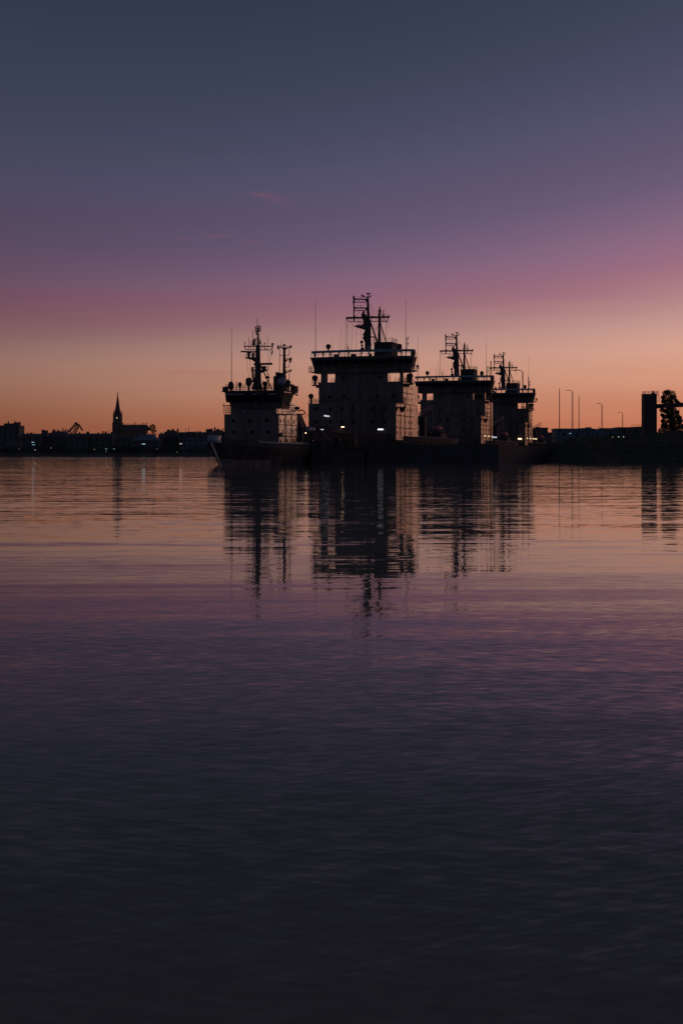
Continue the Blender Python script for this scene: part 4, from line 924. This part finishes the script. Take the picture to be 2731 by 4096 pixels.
# trees
def tree(name, label, loc, H, R_, n, size, blobs, trunk=0.25, group=None):
    t = thing(name, label, 'tree', loc, 0, group); s = MB(); s.tube((0, 0, 0), (0, 0, H*.45), trunk, trunk*.7, 8)
    cr_ = MB()
    for (bx, by, bz_, br_, f_) in blobs:
        s.tube((0, 0, H*random.uniform(.2, .42)), (bx, by, bz_), trunk*.5, trunk*.12, 5)
        leafcloud(cr_, (bx, by, bz_), br_, int(n*f_), size, .9, .95)
    s.build('trunk', M_bark, t); cr_.build('crown', M_leaf, t)
def tb(px, py, d, o): a = at(px, py, d); return a-Vector(o)
random.seed(11)
td = 418; o_ = (at(2688, 1740, td).x, td, 5.0)
bl = []
for px, py, r_px in ((2660, 1573, 10), (2672, 1568, 9), (2685, 1576, 12), (2648, 1590, 7), (2660, 1594, 11), (2678, 1592, 10), (2690, 1590, 8), (2652, 1606, 8), (2668, 1610, 9), (2682, 1606, 8),
                     (2700, 1604, 8), (2710, 1612, 8), (2719, 1618, 7), (2658, 1622, 8), (2688, 1622, 10), (2672, 1630, 9), (2648, 1640, 9), (2662, 1646, 9), (2678, 1645, 10), (2694, 1642, 10), (2704, 1650, 9), (2645, 1660, 7), (2658, 1668, 9), (2672, 1664, 9), (2688, 1664, 11), (2703, 1668, 11), (2716, 1670, 9),
                     (2722, 1682, 9), (2710, 1686, 10), (2694, 1684, 11), (2676, 1684, 10), (2660, 1690, 9), (2646, 1684, 7), (2648, 1704, 10), (2664, 1706, 10), (2682, 1706, 11), (2700, 1706, 11), (2716, 1704, 10), (2728, 1706, 9), (2740, 1720, 12), (2716, 1722, 12), (2695, 1724, 12), (2672, 1724, 12), (2650, 1724, 12), (2735, 1740, 12)):
    v = tb(px, py, td, o_); v.y += random.uniform(-1.2, 1.2); bl.append((v.x, v.y, v.z, r_px*td/F*1.45*random.uniform(.75,1.1), 1.0))
tree('broadleaf_tree', 'large leafy tree behind the conveyor bridge at the right edge', o_, 13, 4, 620, .15, bl, .3)
td = 1150; o_ = (at(611, 1740, td).x, td, 2.2); bl = []
for px, py, r_px in ((604, 1704, 5), (612, 1700, 5), (619, 1705, 5), (603, 1712, 5), (611, 1710, 6), (619, 1714, 5), (608, 1720, 6), (617, 1722, 6), (624, 1724, 4), (612, 1728, 7)):
    v = tb(px, py, td, o_); bl.append((v.x, v.y, v.z, r_px*td/F, 1.0))
tree('broadleaf_tree', 'small round tree at the right end of the church roof', o_, 20, 3, 90, .35, bl, .35)
# shoreline wood
s = MB()
for i in range(230):
    px = random.uniform(-20, 900); dd = random.uniform(1092, 1104); a = at(px, 1800, dd); leafcloud(s, (a.x, dd, 3.2+random.uniform(0, 3.5)), random.uniform(1.5, 3.2), 45, .5)
tag(s.build('shoreline_trees', M_leaf), 'dark band of trees and bushes along the far waterfront', 'trees', kind='stuff')
# far lamps
def far_lamp(px, py, m_, label, ww=1.0, d=1090):
    a = at(px, py, d); t = thing('street_lamp', label, 'street lamp', (a.x, d, 2.2), 0, 'street lamps on the far waterfront'); h = a.z-2.2
    MB().tube((0, 0, 0), (0, 0, h), .12, .09).build('post', M_dark, t); o = MB().box(-ww, .3, -.25, .25, h+.003, h+.2).build('lamp_head', M_dark, t)
    MB().box(-ww+.05, .25, -.2, .2, h-.25, h).build('bulb', m_, o)
for px, py, m_, ww, lab in ((143, 1799, M_farw, .9, 'whitish street lamp low on the shore below the three bluish lit windows'), (205, 1791, M_farw, .4, 'single pinkish street lamp left of the harbour crane'),
    (78, 1796, M_farw, .05, 'faint street lamp below the tall flat roofed block'), (379, 1797, M_farw, .3, 'faint warm street lamp midway between crane and church'), (428, 1795.5, M_far, 1.2, 'bright bluish street lamp left of the church tower'),
    (424, 1806, M_farw, .05, 'tiny white lamp just under the bright bluish street lamp'), (458, 1795, M_far, .9, 'bluish street lamp right below the church tower'), (628, 1795, M_farw, .1, 'faint white lamp below the pale blue roof'),
    (708, 1808, M_farw, .2, 'faint white lamp low on the shore left of the nearest bow')):
    far_lamp(px, py, m_, lab, ww)

# right hand side: warehouses beyond the quay
G2 = 'warehouses behind the quay'
house('warehouse', 2140, 2190, 1714, 760, 'small dark shed just right of the farthest icebreaker', roof='flat', z0=4.4, wins=None, chim=((2156, 1.0, 2),), group=G2)
house('warehouse', 2188, 2222, 1733, 780, 'low dark shed in the gap before the first warehouse', roof='flat', z0=4.4, wins=None, group=G2)
house('warehouse', 2221, 2286, 1718, 700, 'bluish warehouse under the first slim pole, leftmost of the blue ones', wallm=M_shed, roofm=M_shed, roof='flat', z0=4.4, wins=(), chim=((2274, .3, 3),), group=G2, lit=((2279, 1734, M_far, .7, .3), (2251, 1768, M_far, .5, .4)))
house('warehouse', 2288, 2408, 1711, 715, 'long bluish warehouse with a shallow ridge under the lit lamp mast', wallm=M_shed, roofm=M_shed, roof='mono', rf=.12, z0=4.4, wins=(), chim=((2362, .4, 2.4),), group=G2)
house('warehouse', 2409, 2470, 1711, 735, 'dark warehouse right of the long bluish one under the middle lamp mast', wallm=M_shed, roof='gable', rf=.12, z0=4.4, wins=(), chim=((2402, .8, .3),), group=G2, lit=((2430, 1745, M_farw, .4, .5), (2448, 1747, M_lit, .4, 1.0)))
house('warehouse', 2470, 2522, 1712.5, 750, 'dark low warehouse under the farthest lamp mast', roof='flat', z0=4.4, wins=(), group=G2, lit=((2492, 1747.5, M_far, .5, .6), (2492, 1760, M_far, .4, .7), (2472, 1750, M_lit, .4, 1.0)))
house('warehouse', 2522, 2600, 1706, 720, 'taller dark warehouse with a railed roof behind the silo', roof='mono', rf=.06, z0=4.4, wins=(), group=G2, lit=((2573, 1730, M_far, .5, .4), (2573, 1743, M_far, .4, .4)))
house('low_shed', 2526, 2566, 1743, 560, 'small shed with a pale lit roof strip left of the silo foot', roof='mono', rf=.35, roofm=M_pale, z0=4.4, wins=None, depth=8)
for px, d_, h_ in ((2515, 735, 1.4),):
    s = MB(); a = at(2522, 1706, 722)
    s.rail([(a.x, 720.5, a.z-.3), (a.x+9.5, 720.5, a.z+.2)], 1.1, 2, .9, .05)
    tag(s.build('safety_rail', M_dark), 'thin railing on top of the warehouse left of the silo', 'railing')
# silo and conveyor
sd_ = 410; a = at(2600, 1577, sd_); z0 = 4.0
si = thing('silo', 'dark square silo tower with a railed top beside the tree at the right', 'silo', (a.x, sd_, z0)); W = 25.5*sd_/F; h = a.z-z0
s = MB(); s.box(-W, W, 0, 2*W, 0, h); s.box(-W-.12, W+.12, -.12, 2*W+.12, h, h+.12); st = s.build('tower', mat('silo_sheeting', (0.035, 0.035, 0.04), .6, var=.2, streak=True), si)
s = MB()
for x_ in (-W+.4, -W*0.3, W*.3, W-.4): s.box(x_-.05, x_+.05, -.08, -.002, 0, h-.2)
s.build('cladding_rib', M_dark, st)
MB().rail([(-W+.2, 0, h+.12), (W+.4, 0, h+.12), (W+.4, 2*W, h+.12), (-W+.2, 2*W, h+.12), (-W+.2, 0, h+.12)], .75, 2, .9, .04).build('railing', M_dark, si)
s = MB(); s.ball((.95, 1, h+.95), .36, .36, .14); s.box(.5, 1.35, .6, 1.4, h+.15, h+.6); s.tube((.95, 1, h+.6), (.95, 1, h+.95), .1); s.build('roof_vent', M_dark, si)
s = MB(); s.path([(W+.02, .2, h-.4), (W+.5, .2, h+.2), (W+.75, .2, h-1.9), (W+.1, .2, h-2.0)], .05); s.path([(W+.6, .9, h+.2), (W+.85, .9, h-1.9)], .05)
for i in range(8): s.tube((W+.5, .2, h-.1-i*.24), (W+.6, .9, h-.1-i*.24), .03, n=4)
s.build('ladder', M_dark, si)
# conveyor bridge
c0 = at(2626, 1625, sd_+2); c1_ = at(2790, 1616, sd_-6); cv = thing('conveyor_bridge', 'dark enclosed conveyor bridge leaving the silo towards the right edge', 'conveyor', (c0.x, sd_+2, 0))
L_ = c1_.x-c0.x; rise = c1_.z-c0.z; zz = c0.z
s = MB(); hh = .62; s.loft([[(0, -.9, zz-hh), (0, -.9, zz+hh), (0, .9, zz+hh), (0, .9, zz-hh)], [(L_, -8.9, zz+rise-hh), (L_, -8.9, zz+rise+hh), (L_, -7.1, zz+rise+hh), (L_, -7.1, zz+rise-hh)]])
s.build('gallery', M_dark, cv)
s = MB()
for t_ in (.97,): s.tube((L_*t_, -8, 4.0), (L_*t_, -8, zz+rise*t_-hh), .25)
s.build('trestle', M_dark, cv)
